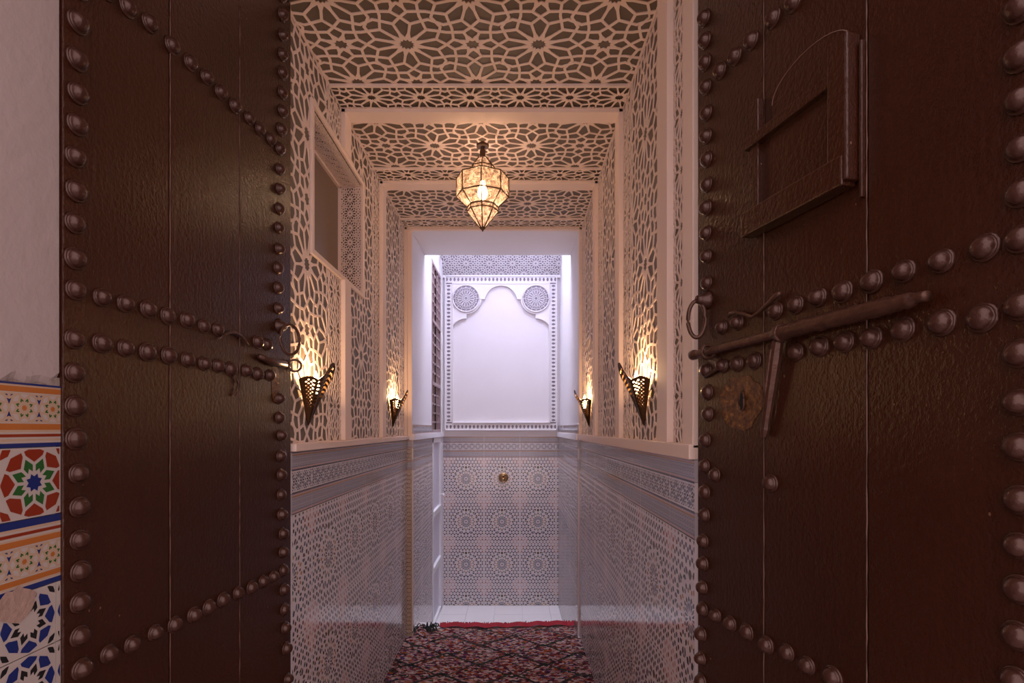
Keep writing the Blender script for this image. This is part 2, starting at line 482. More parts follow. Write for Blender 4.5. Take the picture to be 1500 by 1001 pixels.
def col_main(t, c):
    if t == 'starB': return 'glaze_navy'
    if t == 'kiteB': return 'glaze_grey'
    if t == 'petalB': return 'glaze_slate'
    dx = .378 / 2 - abs(c[0]); dy = .45 / 2 - abs(c[1]); rose = math.hypot(dx, dy * .8) < .075
    r = math.hypot(c[0], c[1]); h = hashr(round(abs(c[0]) * 400), round(abs(c[1]) * 400))
    if t == 'sat': return None
    if rose: return 'glaze_terracotta' if h < .5 else 'glaze_rose'
    if r < .115: return ('glaze_teal', 'glaze_ochre', 'glaze_brown')[int(h * 3)]
    return ('glaze_navy', 'glaze_navy', 'glaze_slate', 'glaze_olive', 'glaze_brown')[int(h * 5)]
def col_band(t, c):
    h = hashr(round(abs(c[0]) * 500), round(abs(c[1]) * 500))
    return {'starB': 'glaze_teal', 'kiteB': 'glaze_white', 'petalB': ('glaze_navy', 'glaze_terracotta', 'glaze_olive', 'glaze_slate')[int(h * 4)], 'sat': 'glaze_mist', 'corner': 'glaze_navy'}.get(t, 'glaze_navy')
def col_fine(t, c): return {'petalB': 'glaze_slate', 'starB': 'glaze_brown', 'corner': 'glaze_grey'}.get(t, 'glaze_grey')
def col_o1(t, c): return {'starB': 'bright_blue', 'kiteB': 'bright_green', 'petalB': 'bright_red', 'starS': 'bright_black', 'kiteS': 'bright_green', 'petalS': 'bright_red', 'corner': 'bright_white'}.get(t, 'bright_white')
def col_o2(t, c): return {'starB': 'bright_white', 'kiteB': 'bright_black', 'petalB': 'bright_blue', 'starS': 'bright_orange', 'kiteS': 'bright_green', 'petalS': 'bright_black'}.get(t, 'bright_white')
def col_ob(t, c): return {'starB': 'bright_orange', 'kiteB': 'bright_green', 'petalB': 'bright_white', 'starS': 'bright_sand', 'kiteS': 'bright_white', 'petalS': 'bright_blue'}.get(t, 'bright_blue')
TILES = {
 # kind: (pattern, colour rule, strap half width, ground, stripes as (v0, v1, glaze))
 'main': (MAINPAT, col_main, .0024, 'glaze_white', ()),
 'band': (BANDPAT, col_band, .0017, 'glaze_white', ((0, .05, 'glaze_brown'), (.05, .08, 'glaze_white'), (.95, 1, 'glaze_navy'), (.92, .95, 'glaze_white'))),
 'strip': (STRIPPAT, col_fine, .0007, 'glaze_mist', ((0, .05, 'glaze_brown'), (.05, .13, 'glaze_rose'), (.13, .22, 'glaze_grey'), (.80, .88, 'glaze_ochre'), (.88, .95, 'glaze_rose'), (.95, 1, 'glaze_slate'))),
 'corner': (pat_band(.058, .06), lambda t, c: 'bright_black' if t in ('petalB', 'corner') else 'glaze_brown', .0022, 'glaze_ochrewash', ()),
 'oct1': (OCT1, col_o1, .0030, 'bright_white', ()),
 'oct2': (OCT2, col_o2, .0030, 'bright_white', ()),
 'octb': (OCTB, col_ob, .0022, 'bright_sand', ((0, .07, 'bright_blue'), (.07, .10, 'bright_white'), (.13, .16, 'bright_white'), (.16, .21, 'bright_red'), (.21, .24, 'bright_white'), (.27, .37, 'bright_orange'), (.37, .39, 'bright_white'),
          (.83, .85, 'bright_white'), (.85, .94, 'bright_orange'), (.96, 1, 'bright_blue'))),
 'octc': (OCTB, col_ob, .0022, 'bright_sand', ((0, .08, 'bright_blue'), (.08, .10, 'bright_white'), (.12, .20, 'bright_orange'), (.20, .22, 'bright_white'),
          (.62, .64, 'bright_white'), (.64, .73, 'bright_orange'), (.75, .78, 'bright_white'), (.78, .83, 'bright_red'), (.83, .86, 'bright_white'), (.89, 1, 'bright_blue'))),
 'line': (None, None, 0, 'bright_white', ((0, .40, 'bright_blue'), (.52, .60, 'bright_green'), (.60, .82, 'bright_orange'), (.82, .90, 'bright_green'))),
}
def tile_mesh(kind, w, h, ou, ov):
    key = (kind, round(w, 4), round(h, 4), round(ou, 4), round(ov, 4))
    if key in _tile_cache: return _tile_cache[key]
    pat, colf, sw, ground, stripes = TILES[kind]
    mb = MB(); g = .0009; th = .008
    mb.box((g, g, -.004), (w - g, h - g, th), ground)
    v0, v1 = g, h - g
    for a, b, c in stripes:
        mb.face([(g, a * h + g * .5, th + .0003), (w - g, a * h + g * .5, th + .0003), (w - g, b * h - g * .5, th + .0003), (g, b * h - g * .5, th + .0003)], c)
    if stripes:
        lo = [b for a, b, c in stripes if b < .5]; hi = [a for a, b, c in stripes if a >= .5]
        v0 = max(lo) * h if lo else g; v1 = min(hi) * h if hi else h - g
    if pat:
        for t, p in fill_rect(pat, g, v0, w - g, v1, ou, ov if not stripes else (v0 + v1) / 2):
            q = shrink(p, sw)
            if q is None: continue
            cx = sum(a for a, b in q) / len(q) - ou; cy = sum(b for a, b in q) / len(q) - (ov if not stripes else (v0 + v1) / 2)
            cx = (cx + pat[1] / 2) % pat[1] - pat[1] / 2; cy = (cy + pat[2] / 2) % pat[2] - pat[2] / 2
            c = colf(t, (cx, cy))
            if c and c != ground: mb.face([(a, b, th + .0004) for a, b in q], c)
    me = mb.mesh('tile'); _tile_cache[key] = me; return me
def tiler(kind, origin, U, N, u0, u1, v0, v1, au, av, tw, th, parent, ox=None, oy=None, skip=None):
    """tiles of size tw x th on the plane origin + u*U + v*Z, facing N, on the grid through (au, av)"""
    U = Vector(U); N = Vector(N); Z = Vector((0, 0, 1)); O = Vector(origin)
    if U.cross(Z).dot(N) < 0: raise ValueError('left-handed wall')
    ox = tw / 2 if ox is None else ox; oy = th / 2 if oy is None else oy
    i = math.floor((u0 - au) / tw + 1e-6)
    while au + i * tw < u1 - 1e-4:
        j = math.floor((v0 - av) / th + 1e-6)
        while av + j * th < v1 - 1e-4:
            a = max(au + i * tw, u0); b = min(au + (i + 1) * tw, u1); c = max(av + j * th, v0); d = min(av + (j + 1) * th, v1)
            if b - a > .004 and d - c > .004 and not (skip and skip(i, j)):
                me = tile_mesh(kind, b - a, d - c, ox - (a - au - i * tw), oy - (c - av - j * th))
                o = bpy.data.objects.new('tile', me); COL.objects.link(o); o.parent = parent
                mt = Matrix((U, Z, N)).transposed().to_4x4()
                tiltu, tiltv = random.uniform(-.0011, .0011), random.uniform(-.0011, .0011)
                o.matrix_local = Matrix.Translation(O + U * a + Z * c) @ mt @ Matrix.Rotation(tiltu, 4, 'X') @ Matrix.Rotation(tiltv, 4, 'Y')
            j += 1
        i += 1
# ---------------------------------------------------------------- the room
E = EYE
XL, XR = -.785, .51                          # faces of the pierced plaster
YN_L, YN_R, YD = 1.865, 1.445, 3.92          # near ends of the walls, doorway plane
ZC = E + 1.475                               # ceiling
TH = .0035
OL, OR_ = -.735, .4925                       # clear sides of the doorway
YB, ZF = 5.6, -.33                           # back wall of the lightwell and its floor
fnL = lambda u, v, n: (XL + n, u, v)
fnR = lambda u, v, n: (XR - n, u, v)
fnC = lambda u, v, n: (u, v, ZC - n)
ZL = E - .055                                # top of the tiled dado ledge

# floor of the passage, step, floor of the lightwell, paving of the alley
def floor_tiles(parent, x0, x1, y0, y1, z, s, mt):
    me = {}
    nx = math.ceil((x1 - x0) / s - 1e-6); ny = math.ceil((y1 - y0) / s - 1e-6)
    for i in range(nx):
        for j in range(ny):
            a = min(s, x1 - x0 - i * s) - .003; b = min(s, y1 - y0 - j * s) - .003; k = (round(a, 4), round(b, 4))
            if a < .01 or b < .01: continue
            if k not in me:
                mb = MB(); mb.box((0, 0, -.01), (a, b, 0)); me[k] = mb.mesh('floor_tile', mt)
            o = bpy.data.objects.new('tile', me[k]); COL.objects.link(o); o.parent = parent
            o.location = (x0 + i * s, y0 + j * s, z + random.uniform(-.0006, .0006))
fl = struct(boxobj('floor', (-.96, .55, -.34), (.80, 4.20, -.008), 'grout'))
floor_tiles(fl, -.779, .504, 3.24, 4.20, 0, .32, 'far_tile')
ff = struct(boxobj('floor_lightwell', (-.85, 4.20, ZF - .1), (.62, 5.72, ZF - .008), 'grout'))
floor_tiles(ff, -.735, .50, 4.205, 5.60, ZF, .28, 'far_tile')
al = struct(boxobj('ground_alley', (-3, -3.5, -.28), (3, .55, -.16), 'stone_paving'))

# left wall -------------------------------------------------------------
WY0, WY1, WZ0, WZ1 = 2.095, 2.785, E + .705, E + 1.27
mb = MB()
bx = XL - TH
mb.box((-.96, YN_L, -.34), (bx, YD, WZ0)); mb.box((-.96, YN_L, WZ1), (bx, YD, ZC + .05))
mb.box((-.96, YN_L, WZ0), (bx, WY0, WZ1)); mb.box((-.96, WY1, WZ0), (bx, YD, WZ1)); mb.box((-.96, WY0, WZ0), (XL - .13, WY1, WZ1))
mb.box((-1.06, -.3, -.34), (-.96, YD, ZC + .3))
wl = struct(mb.build('wall_left', 'backing'))
bays = [(1.80, 2.285, 2.285, 2.445, 2.445, 2.535), (2.535, 3.015, 3.015, 3.16, 3.16, 3.25), (3.25, 3.735, 3.735, 3.885, 3.885, YD)]
hole = (WY0 - .004, WZ0 - .004, WY1 + .004, WZ1 + .004)
for k, (a, b, c, d, e, f) in enumerate(bays):
    a2 = max(a, YN_L)
    h = hole if k < 2 else None
    sheet('lattice_panel', WBIG, a2, ZL, b, ZC, (a + b) / 2, E + .63 + (.25 if k == 1 else 0), fnL, .0048, TH, wl, swap=False, hole=h)
    sheet('lattice_band', pat_band(.17, .19), c, ZL, d, ZC, (c + d) / 2, E + .1, fnL, .0032, TH, wl, swap=True, hole=h)
    if k == 0:
        boxobj('plaster_strip', (bx, e, ZL), (XL + .020, f, WZ0 - .02), 'cream', wl, .003)
        boxobj('plaster_strip', (bx, e, WZ1 + .02), (XL + .020, f, ZC), 'cream', wl, .003)
    else: boxobj('plaster_strip', (bx, e, ZL), (XL + .020, f, ZC), 'cream', wl, .003)
# blind window let into the left wall
wn = struct(bpy.data.objects.new('window_1', None)); COL.objects.link(wn); wn.location = (0, 0, 0)
boxobj('back_panel', (XL - .13, WY0, WZ0), (XL - .118, WY1, WZ1), 'window_panel', wn)
mb = MB(); t_ = .022
mb.box((XL - .012, WY0 - t_, WZ0 - t_), (XL + .009, WY0, WZ1 + t_)); mb.box((XL - .012, WY1, WZ0 - t_), (XL + .009, WY1 + t_, WZ1 + t_))
mb.box((XL - .012, WY0, WZ0 - t_), (XL + .009, WY1, WZ0)); mb.box((XL - .012, WY0, WZ1), (XL + .009, WY1, WZ1 + t_)); mb.build('window_frame', 'cream', wn, False, .002)
mb = MB(); q_ = .012
for (y0, y1, z0, z1) in ((WY0, WY0 + q_, WZ0, WZ1), (WY1 - q_ - .012, WY1 - .012, WZ0, WZ1 - .012), (WY0, WY1, WZ0, WZ0 + q_), (WY0, WY1, WZ1 - q_ - .012, WZ1 - .012)):
    mb.box((XL - .118, y0, z0), (XL - .105, y1, z1))
mb.build('inner_frame', 'cream', wn)
sheet('lattice_reveal', FINE, XL - .118, WZ0, XL, WZ1, XL - .059, WZ0 + .04, lambda u, v, n: (u, WY1 - .012 - n, v), .0022, .004, wn, swap=True)
sheet('lattice_reveal', FINE, XL - .118, WY0, XL, WY1, XL - .059, WY0 + .04, lambda u, v, n: (u, v, WZ1 - .012 - n), .0022, .004, wn, swap=True)
boxobj('sill', (XL - .118, WY0, WZ0 - .002), (XL, WY1, WZ0 + .004), 'cream', wn)

# right wall ------------------------------------------------------------
mb = MB(); mb.box((XR + TH, YN_R, -.34), (.68, YD, ZC + .05)); 
wr = struct(mb.build('wall_right', 'backing'))
boxobj('plaster_strip', (XR - .02, YN_R, ZL), (XR + TH, 1.53, ZC), 'cream', wr, .003)
sheet('lattice_band', pat_band(.17, .19), 1.53, ZL, 1.685, ZC, 1.607, E + .1, fnR, .0032, TH, wr, swap=True)
boxobj('plaster_strip', (XR - .02, 1.685, ZL), (XR + TH, 1.80, ZC), 'cream', wr, .003)
for k, (a, b, c, d, e, f) in enumerate(bays):
    sheet('lattice_panel', WBIG, a, ZL, b, ZC, (a + b) / 2, E + .63 + (.25 if k == 1 else 0), fnR, .0048, TH, wr)
    sheet('lattice_band', pat_band(.17, .19), c, ZL, d, ZC, (c + d) / 2, E + .1, fnR, .0032, TH, wr, swap=True)
    boxobj('plaster_strip', (XR - .02, e, ZL), (XR + TH, f, ZC), 'cream', wr, .003)
# ledges over the dado
boxobj('dado_ledge', (bx, YN_L, E - .082), (XL + .030, YD, ZL), 'cream', wl, .003)
boxobj('dado_ledge', (XR - .030, YN_R, E - .085), (XR + TH, YD, ZL + .012), 'cream', wr, .003)

# ceiling ----------------------------------------------------------------
ce = struct(boxobj('ceiling', (-.96, 1.40, ZC + TH), (.80, YD + .02, ZC + .12), 'backing'))
sheet('lattice_band', BAND, XL, 1.53, XR, 1.685, XL + .1, 1.607, fnC, .0040, TH, ce)
for k, (a, b, c, d, e, f) in enumerate(bays):
    sheet('lattice_panel', BIG, XL, a, XR, b, -.404, (a + b) / 2 + .004, fnC, .0052, TH, ce)
    sheet('lattice_band', BAND, XL, c, XR, d, -.404 + .11 * 0 + (k == 1) * .02, (c + d) / 2, lambda u, v, n: (u, v, ZC - .006 - n), .0036, TH, ce)
    mb = MB(); mb.box((XL, e, ZC - .022), (XR, f if k < 2 else YD, ZC + TH)); mb.box((XL, b - .006, ZC - .010), (XR, b + .006, ZC + TH)); mb.build('plaster_strip', 'cream', ce, False, .002)
boxobj('plaster_strip', (XL, 1.685, ZC - .022), (XR, 1.80, ZC + TH), 'cream', ce, .003)
boxobj('entrance_soffit', (-.96, .55, ZC + .06), (.80, 1.45, ZC + .16), 'backing', ce)

# dados ------------------------------------------------------------------
HB = [(E - .147, E - .085, 'strip'), (E - .230, E - .147, 'band'), (E - .304, E - .230, 'strip')]
def dado(origin, U, N, u0, u1, au, zb, parent, strips=True):
    for a, b, k in HB: tiler(k, origin, U, N, u0, u1, a, b, au, a, .378, b - a, parent)
    tiler('main', origin, U, N, u0, u1, zb, E - .304, au, E - .304 - .45 * 5, .378, .45, parent)
dado((XL + .006, 0, 0), (0, 1, 0), (1, 0, 0), YN_L, YD, YD - .378 * 8 + .02, 0, wl)
dado((XR - .006, 0, 0), (0, -1, 0), (-1, 0, 0), -YD, -YN_R, -YD - .02, 0, wr)
boxobj('dado_core', (bx, YN_L, -.2), (XL + .004, YD, E - .08), 'grout', wl)
boxobj('dado_core', (XR - .004, YN_R, -.2), (XR + TH, YD, E - .08), 'grout', wr)

# doorway at the end of the passage ---------------------------------------
YJ = 4.48
zs = E + 1.457
mb = MB()
mb.box((-.96, YD, zs), (.80, YJ, ZC + 2.2)); wd = struct(mb.build('wall_doorway', 'white_paint', None, False, .004))
wdl = struct(boxobj('wall_doorway_left', (-.96, YD, E - .08), (OL, YJ, zs), 'white_paint')); wdr = struct(boxobj('wall_doorway_right', (OR_, YD, E - .08), (.80, YJ, zs), 'white_paint'))
boxobj('plaster_strip', (XL, YD - .012, zs), (XR, YD, ZC), 'cream', wd)
boxobj('plaster_strip', (XL, YD - .012, E - .06), (OL - .002, YD, zs), 'cream', wdl)
boxobj('plaster_strip', (OR_ + .002, YD - .012, E - .06), (XR, YD, zs), 'cream', wdr)
boxobj('jamb_core', (-.96, YD, ZF), (OL - .004, YJ, E - .08), 'grout', wdl); boxobj('jamb_core', (OR_ + .004, YD, ZF), (.80, YJ, E - .08), 'grout', wdr)
tiler('corner', (0, YD, 0), (1, 0, 0), (0, -1, 0), XL + .012, OL, 0, E - .304, XL, 0, .06, .40, wdl, .028, .1)
tiler('corner', (0, YD, 0), (1, 0, 0), (0, -1, 0), XL + .012, OL, E - .230, E - .147, XL, 0, .06, .40, wdl, .028, .1)
for z0, z1 in ((E - .304, E - .230), (E - .147, E - .082)): tiler('strip', (0, YD, 0), (1, 0, 0), (0, -1, 0), XL + .012, OL, z0, z1, XL, z0, .378, z1 - z0, wdl)
dado((OL, 0, 0), (0, 1, 0), (1, 0, 0), YD, YJ + .38, YD, ZF, wdl)
dado((OR_, 0, 0), (0, -1, 0), (-1, 0, 0), -YB, -YD, -YB, ZF, wdr)
tiler('strip', (OL, 0, 0), (0, 1, 0), (1, 0, 0), YD, YJ + .36, E - .04, E + .03, YD, E - .04, .378, .07, wdl)
tiler('strip', (OR_, 0, 0), (0, -1, 0), (-1, 0, 0), -YB, -YD, E - .04, E + .03, -YB, E - .04, .378, .07, wdr)
boxobj('dado_ledge', (OL - .02, YD - .01, E - .085), (OL + .022, YJ + .38, E - .04), 'white_paint', wdl, .002)
boxobj('dado_ledge', (OR_ - .022, YD, E - .085), (OR_ + .02, YB, E - .04), 'white_paint', wdr, .002)

# lightwell ----------------------------------------------------------------
XA, XB = -.735, .505
YW0, YW1 = 4.87, 5.47
mb = MB()
mb.box((-.96, YJ, E - .08), (XA, YW0, ZC + 2.2)); mb.box((-.96, YW1, ZF), (XA + .012, YB, ZC + 2.2)); mb.box((-.96, YW0, E + 1.56), (XA, YW1, ZC + 2.2))
mb.box((-.96, YW0, ZF), (-.86, YW1, E + 1.6)); mb.box((-.96, YJ, ZF), (XA - .006, YW0, E - .08))
wll = struct(mb.build('wall_lightwell_left', 'white_paint'))
mb = MB(); mb.box((XB, YJ, E - .08), (.80, YB, ZC + 2.2)); mb.box((OR_ + .008, YJ, ZF), (.80, YB, E - .08)); wlr = struct(mb.build('wall_lightwell_right', 'white_paint'))
wb = struct(boxobj('wall_back', (-.96, YB, ZF - .1), (.80, YB + .14, ZC + 2.2), 'white_paint'))
dado((0, YB, 0), (1, 0, 0), (0, -1, 0), XA, OR_, -.294 - .378 * 2, ZF, wb)
# soffit at the back, over which the shaft rises
zsf = E + 1.605; SC = math.sqrt(.5)
mb = MB(); q = .006
P_ = lambda x, v, n: (x, YB - v * SC + n * SC, zsf + v * SC + n * SC)
mb.face([P_(XA, 0, q), P_(XA, .5, q), P_(XB, .5, q), P_(XB, 0, q)]); mb.face([P_(XA, 0, q + .09), P_(XB, 0, q + .09), P_(XB, .5, q + .09), P_(XA, .5, q + .09)])
mb.face([P_(XA, .5, q), P_(XA, .5, q + .09), P_(XB, .5, q + .09), P_(XB, .5, q)])
so = struct(mb.build('ceiling_lightwell', 'lilac_backing'))
sheet('lattice_panel', LACE, XA, 0, XB, .50, -.115, .02, lambda u, v, n: (u, YB - v * SC - n * SC, zsf + v * SC - n * SC), .0042, .006, so, 'white_paint')
mb = MB()
for a, b in ((XA, XA + .03), (XB - .03, XB)): mb.box((a, YB - .04, zsf - .03), (b, YB, zsf))
mb.box((XA, YB - .03, zsf - .012), (XB, YB, zsf + .004)); mb.build('cornice', 'white_paint', so, False, .004)
wsh = struct(boxobj('wall_shaft', (-.96, 5.24, zsf + .37), (.80, YB, ZC + 2.2), 'white_paint'))

# framed blind arch on the back wall, with two pierced roundels
pz = lambda y: E + (628 - y) * YB / F
px = lambda x: (x - 750) * YB / F
fr = struct(bpy.data.objects.new('trim_1', None), 'white carved plaster frame with a lobed blind arch and two pierced roundels', 'wall panel'); COL.objects.link(fr)
fr.location = (0, 0, 0)
x0, x1, z0, z1 = px(652), px(816), pz(631), pz(405)
bw = .088
fnB = lambda off: (lambda u, v, n: (u, YB - off - n, v))
def tooth_run(name, ax0, az0, ax1, az1, horiz, flip):
    """row of small keyhole openings"""
    L_ = (ax1 - ax0) if horiz else (az1 - az0); n = round(L_ / .040); st = L_ / n
    mb = MB(); M['SHEET'] = M['white_paint']; cs = []
    for i in range(n):
        u0 = i * st; c = u0 + st / 2; W_ = bw - .026
        hh = [(-.0085, .008), (.0085, .008), (.0085, .018), (.0135, .026), (.0105, .038), (0, .048), (-.0105, .038), (-.0135, .026), (-.0085, .018)]
        outer = [(u0, 0), (u0 + st, 0), (u0 + st, W_ * .28), (u0 + st, W_ * .40), (u0 + st, W_ * .62), (c, W_), (u0, W_ * .62), (u0, W_ * .40), (u0, W_ * .28)]
        inner = [(c + a, b) for a, b in hh]
        cs.append((outer, inner, [(u0 + st, W_ * .62), (u0 + st, W_), (c, W_)], [(u0, W_ * .62), (c, W_), (u0, W_)]))
    def mp(a, b, d):
        if flip: b = bw - .026 - b
        if horiz: return (ax0 + a, YB - .028 - d, az0 + .013 + b)
        return (ax0 + .013 + b, YB - .028 - d, az0 + a)
    for o_, i_, t1, t2 in cs:
        for k in range(9):
            j = (k + 1) % 9
            mb.face([mp(*o_[k], 0), mp(*o_[j], 0), mp(*i_[j], 0), mp(*i_[k], 0)], 'SHEET')
            mb.face([mp(*i_[k], 0), mp(*i_[j], 0), mp(*i_[j], -.012), mp(*i_[k], -.012)], 'SHEET')
        mb.face([mp(*p, 0) for p in t1], 'SHEET'); mb.face([mp(*p, 0) for p in t2], 'SHEET')
    o = mb.build(name, None, fr); o['kind'] = 'stuff'
tooth_run('carved_border', x0, z0, x1, z0 + bw, True, False); tooth_run('carved_border', x0, z1 - bw, x1, z1, True, True)
tooth_run('carved_border', x0, z0 + bw, x0 + bw, z1 - bw, False, False); tooth_run('carved_border', x1 - bw, z0 + bw, x1, z1 - bw, False, True)
mb = MB()
for a in ((x0, z0, x1, z0 + .013), (x0, z1 - .013, x1, z1), (x0, z0, x0 + .013, z1), (x1 - .013, z0, x1, z1),
          (x0 + bw - .012, z0 + bw - .012, x1 - bw + .012, z0 + bw), (x0 + bw - .012, z1 - bw, x1 - bw + .012, z1 - bw + .012),
          (x0 + bw - .012, z0 + bw, x0 + bw, z1 - bw), (x1 - bw, z0 + bw, x1 - bw + .012, z1 - bw)):
    mb.box((a[0], YB - .036, a[1]), (a[2], YB, a[3]))
mb.build('moulding', 'white_paint', fr, False, .002)
mb = MB(); k_ = bw - .012
for a in ((x0 + .006, z0 + .006, x1 - .006, z0 + k_), (x0 + .006, z1 - k_, x1 - .006, z1 - .006), (x0 + .006, z0 + k_, x0 + k_, z1 - k_), (x1 - k_, z0 + k_, x1 - .006, z1 - k_)):
    mb.box((a[0], YB - .016, a[1]), (a[2], YB, a[3]))
mb.build('border_backing', 'lilac_backing', fr)
# spandrel with lobed outline
def arc(cx, cy, r, a0, a1, n): return [(cx + r * math.cos(math.radians(a0 + (a1 - a0) * i / n)), cy + r * math.sin(math.radians(a0 + (a1 - a0) * i / n))) for i in range(n + 1)]
C_ = (x0 + x1) / 2; s_ = YB / F
half = []
half += [(23 * s_, pz(440))]
half = arc(0, pz(443), 23.5 * s_, 90, 8, 12) + [(23.5 * s_, pz(439.5)), (29.5 * s_, pz(439.5))]
mc = (51 * s_, pz(438.5))
half += arc(mc[0], mc[1], 22.5 * s_, 187, 268, 12) + [(51 * s_, pz(467.5))]
half += arc(51.5 * s_, pz(489), 21.5 * s_, 92, 12, 8)
right = [(C_ + a, b) for a, b in half]; left = [(C_ - a, b) for a, b in half][::-1]
xi0, xi1, zi1 = x0 + bw, x1 - bw, z1 - bw
right[-1] = (xi1, right[-1][1]); left[0] = (xi0, left[0][1])
outl = left + right[1:] + [(xi1, zi1), (xi0, zi1)]
bm = bmesh.new()
for y_ in (YB - .030,):
    # two halves so that each side fills cleanly
    for pts in (left + [(C_, zi1), (xi0, zi1)], right + [(xi1, zi1), (C_, zi1)]):
        vs = [bm.verts.new((a, y_, b)) for a, b in pts]; f = bm.faces.new(vs)
        r = bmesh.ops.extrude_face_region(bm, geom=[f]); bmesh.ops.translate(bm, verts=[g for g in r['geom'] if isinstance(g, bmesh.types.BMVert)], vec=(0, .030, 0))
bmesh.ops.triangulate(bm, faces=bm.faces[:]); bmesh.ops.recalc_face_normals(bm, faces=bm.faces[:])
me = bpy.data.meshes.new('spandrel'); bm.to_mesh(me); bm.free(); me.materials.append(M['white_paint']); link('spandrel', me, fr)
for sx in (-1, 1):
    cx, cz = C_ + sx * mc[0], mc[1]; R_ = 19 * s_
    mb = MB(); mb.lathe([(R_ * 1.0, .030), (R_ * 1.0, .0325)], 40, (cx, YB, cz), 'y'); mb.build('roundel_backing', 'lilac_backing', fr)
    N_ = 16; cs = []
    P_ = lambda r, a: (cx + R_ * r * math.cos(a), cz + R_ * r * math.sin(a))
    da = 2 * math.pi / N_
    cs.append(('c', [P_(.13, k * da) for k in range(N_)]))
    for k in range(N_):
        a = k * da
        cs.append(('c', [P_(.13, a), P_(.13, a + da), P_(.27, a + da), P_(.30, a + da / 2), P_(.27, a)]))
        cs.append(('c', [P_(.30, a + da / 2), P_(.27, a + da), P_(.30, a + 1.5 * da), P_(.56, a + 1.35 * da), P_(.66, a + da), P_(.56, a + .65 * da)]))
        cs.append(('c', [P_(.30, a + da / 2), P_(.56, a + .65 * da), P_(.60, a + .5 * da), P_(.56, a + .35 * da)]))
        cs.append(('c', [P_(.60, a + da / 2), P_(.56, a + .65 * da), P_(.66, a + da), P_(.84, a + da), P_(.80, a + .5 * da)]))
        cs.append(('c', [P_(.60, a + da / 2), P_(.80, a + .5 * da), P_(.84, a), P_(.66, a), P_(.56, a + .35 * da)]))
        cs.append(('c', [P_(.84, a), P_(.80, a + .5 * da), P_(.84, a + da), P_(1, a + da), P_(1, a + .5 * da), P_(1, a)]))
    mb = MB(); M['SHEET'] = M['white_paint']
    lattice(mb, [(t, p if area2(p) > 0 else p[::-1]) for t, p in cs], lambda u, v, n: (u, YB - .040 - n, v), .0020, .008)
    mb.build('roundel', None, fr)
    mb = MB(); mb.tube([(cx + (R_ + .003) * math.cos(t * math.pi / 18), YB - .036, cz + (R_ + .003) * math.sin(t * math.pi / 18)) for t in range(36)], .008, 8, True); mb.build('roundel_rim', 'white_paint', fr, True)

# screened window on the left of the lightwell, glazed white frame below
w2 = struct(bpy.data.objects.new('window_2', None)); COL.objects.link(w2)
def leafwork(parent, xw, y0, y1, z0, z1, mt, rails, cols, step, fw, bar, frname='window_frame'):
    mb = MB(); mb.box((xw - .04, y0, z0), (xw, y0 + fw, z1)); mb.box((xw - .04, y1 - fw, z0), (xw, y1, z1)); mb.box((xw - .04, y0, z0), (xw, y1, z0 + fw)); mb.box((xw - .04, y0, z1 - fw), (xw, y1, z1)); mb.build(frname, mt, parent, False, .003)
    zz = [z0] + rails + [z1]
    for r in rails: boxobj('rail', (xw - .036, y0 + fw, r - fw * .55), (xw + .004, y1 - fw, r + fw * .55), mt, parent, .003)
    for k in range(len(zz) - 1):
        boxobj('pane', (xw - .028, y0 + fw * .6, zz[k] + .01), (xw - .022, y1 - fw * .6, zz[k + 1] - .01), 'frosted', parent)
        if cols:
            for i in range(1, cols): 
                yy = y0 + fw + (y1 - y0 - 2 * fw) * i / cols; b2 = bar * (2.2 if i == cols // 2 else 1)
                boxobj('upright_bar', (xw - .022, yy - b2, zz[k] + fw * .5), (xw - .004, yy + b2, zz[k + 1] - fw * .5), 'door_wood' if i == cols // 2 else mt, parent)
            n = int((zz[k + 1] - zz[k] - fw) / step)
            for i in range(1, n):
                z = zz[k] + fw / 2 + (zz[k + 1] - zz[k] - fw) * i / n
                boxobj('cross_bar', (xw - .020, y0 + fw, z - bar), (xw - .006, y1 - fw, z + bar), mt, parent)
leafwork(w2, XA + .004, YW0, YW1, E - .04, E + 1.56, 'mashrabiya', [E + .42, E + 1.0], 4, .085, .03, .008)
boxobj('sill', (XA - .03, YW0 - .01, E - .085), (XA + .022, YB, E - .040), 'white_paint', w2)
d3 = struct(bpy.data.objects.new('door_3', None)); COL.objects.link(d3)
leafwork(d3, XA + .012, YW0, YW1, ZF, E - .085, 'white_frame', [E - 1.32, E - .80], 0, .1, .05, .01, 'door_frame')
mb = MB(); mb.tube([(XA + .016, 5.36, E - .66), (XA + .05, 5.36, E - .66), (XA + .055, 5.30, E - .66), (XA + .055, 5.26, E - .66)], .008, 8); mb.build('handle', 'white_frame', d3, True)

# outer jamb on the left: old plaster over bright tiles --------------------
XJ = -.893
oj = struct(boxobj('wall_left_outer', (-1.6, .50, -.34), (XJ - .012, 1.056, ZC + .4), 'grout'))
random.seed(3)
def pl_edge(y): return E + .082 + .010 * math.sin(y * 19) + .006 * math.sin(y * 53 + 1) + .004 * math.sin(y * 120)
mb = MB(); ys = [.50 + i * .01 for i in range(56)]
for a, b in zip(ys, ys[1:]):
    pa, pb = pl_edge(a), pl_edge(b)
    for hi in ((0,),):
        mb.face([(XJ, a, pa + .018), (XJ, b, pb + .018), (XJ, b, ZC + .4), (XJ, a, ZC + .4)])
        mb.face([(XJ - .008, a, pa), (XJ - .008, b, pb), (XJ, b, pb + .018), (XJ, a, pa + .018)])
mb.build('plaster_coat', 'old_plaster', oj)
mb = MB()
for a, b in zip(ys, ys[1:]):
    ra = E + .058 + .008 * math.sin(a * 41) ; rb = E + .058 + .008 * math.sin(b * 41)
    mb.face([(XJ - .006, a, ra), (XJ - .006, b, rb), (XJ - .004, b, pl_edge(b) + .004), (XJ - .004, a, pl_edge(a) + .004)])
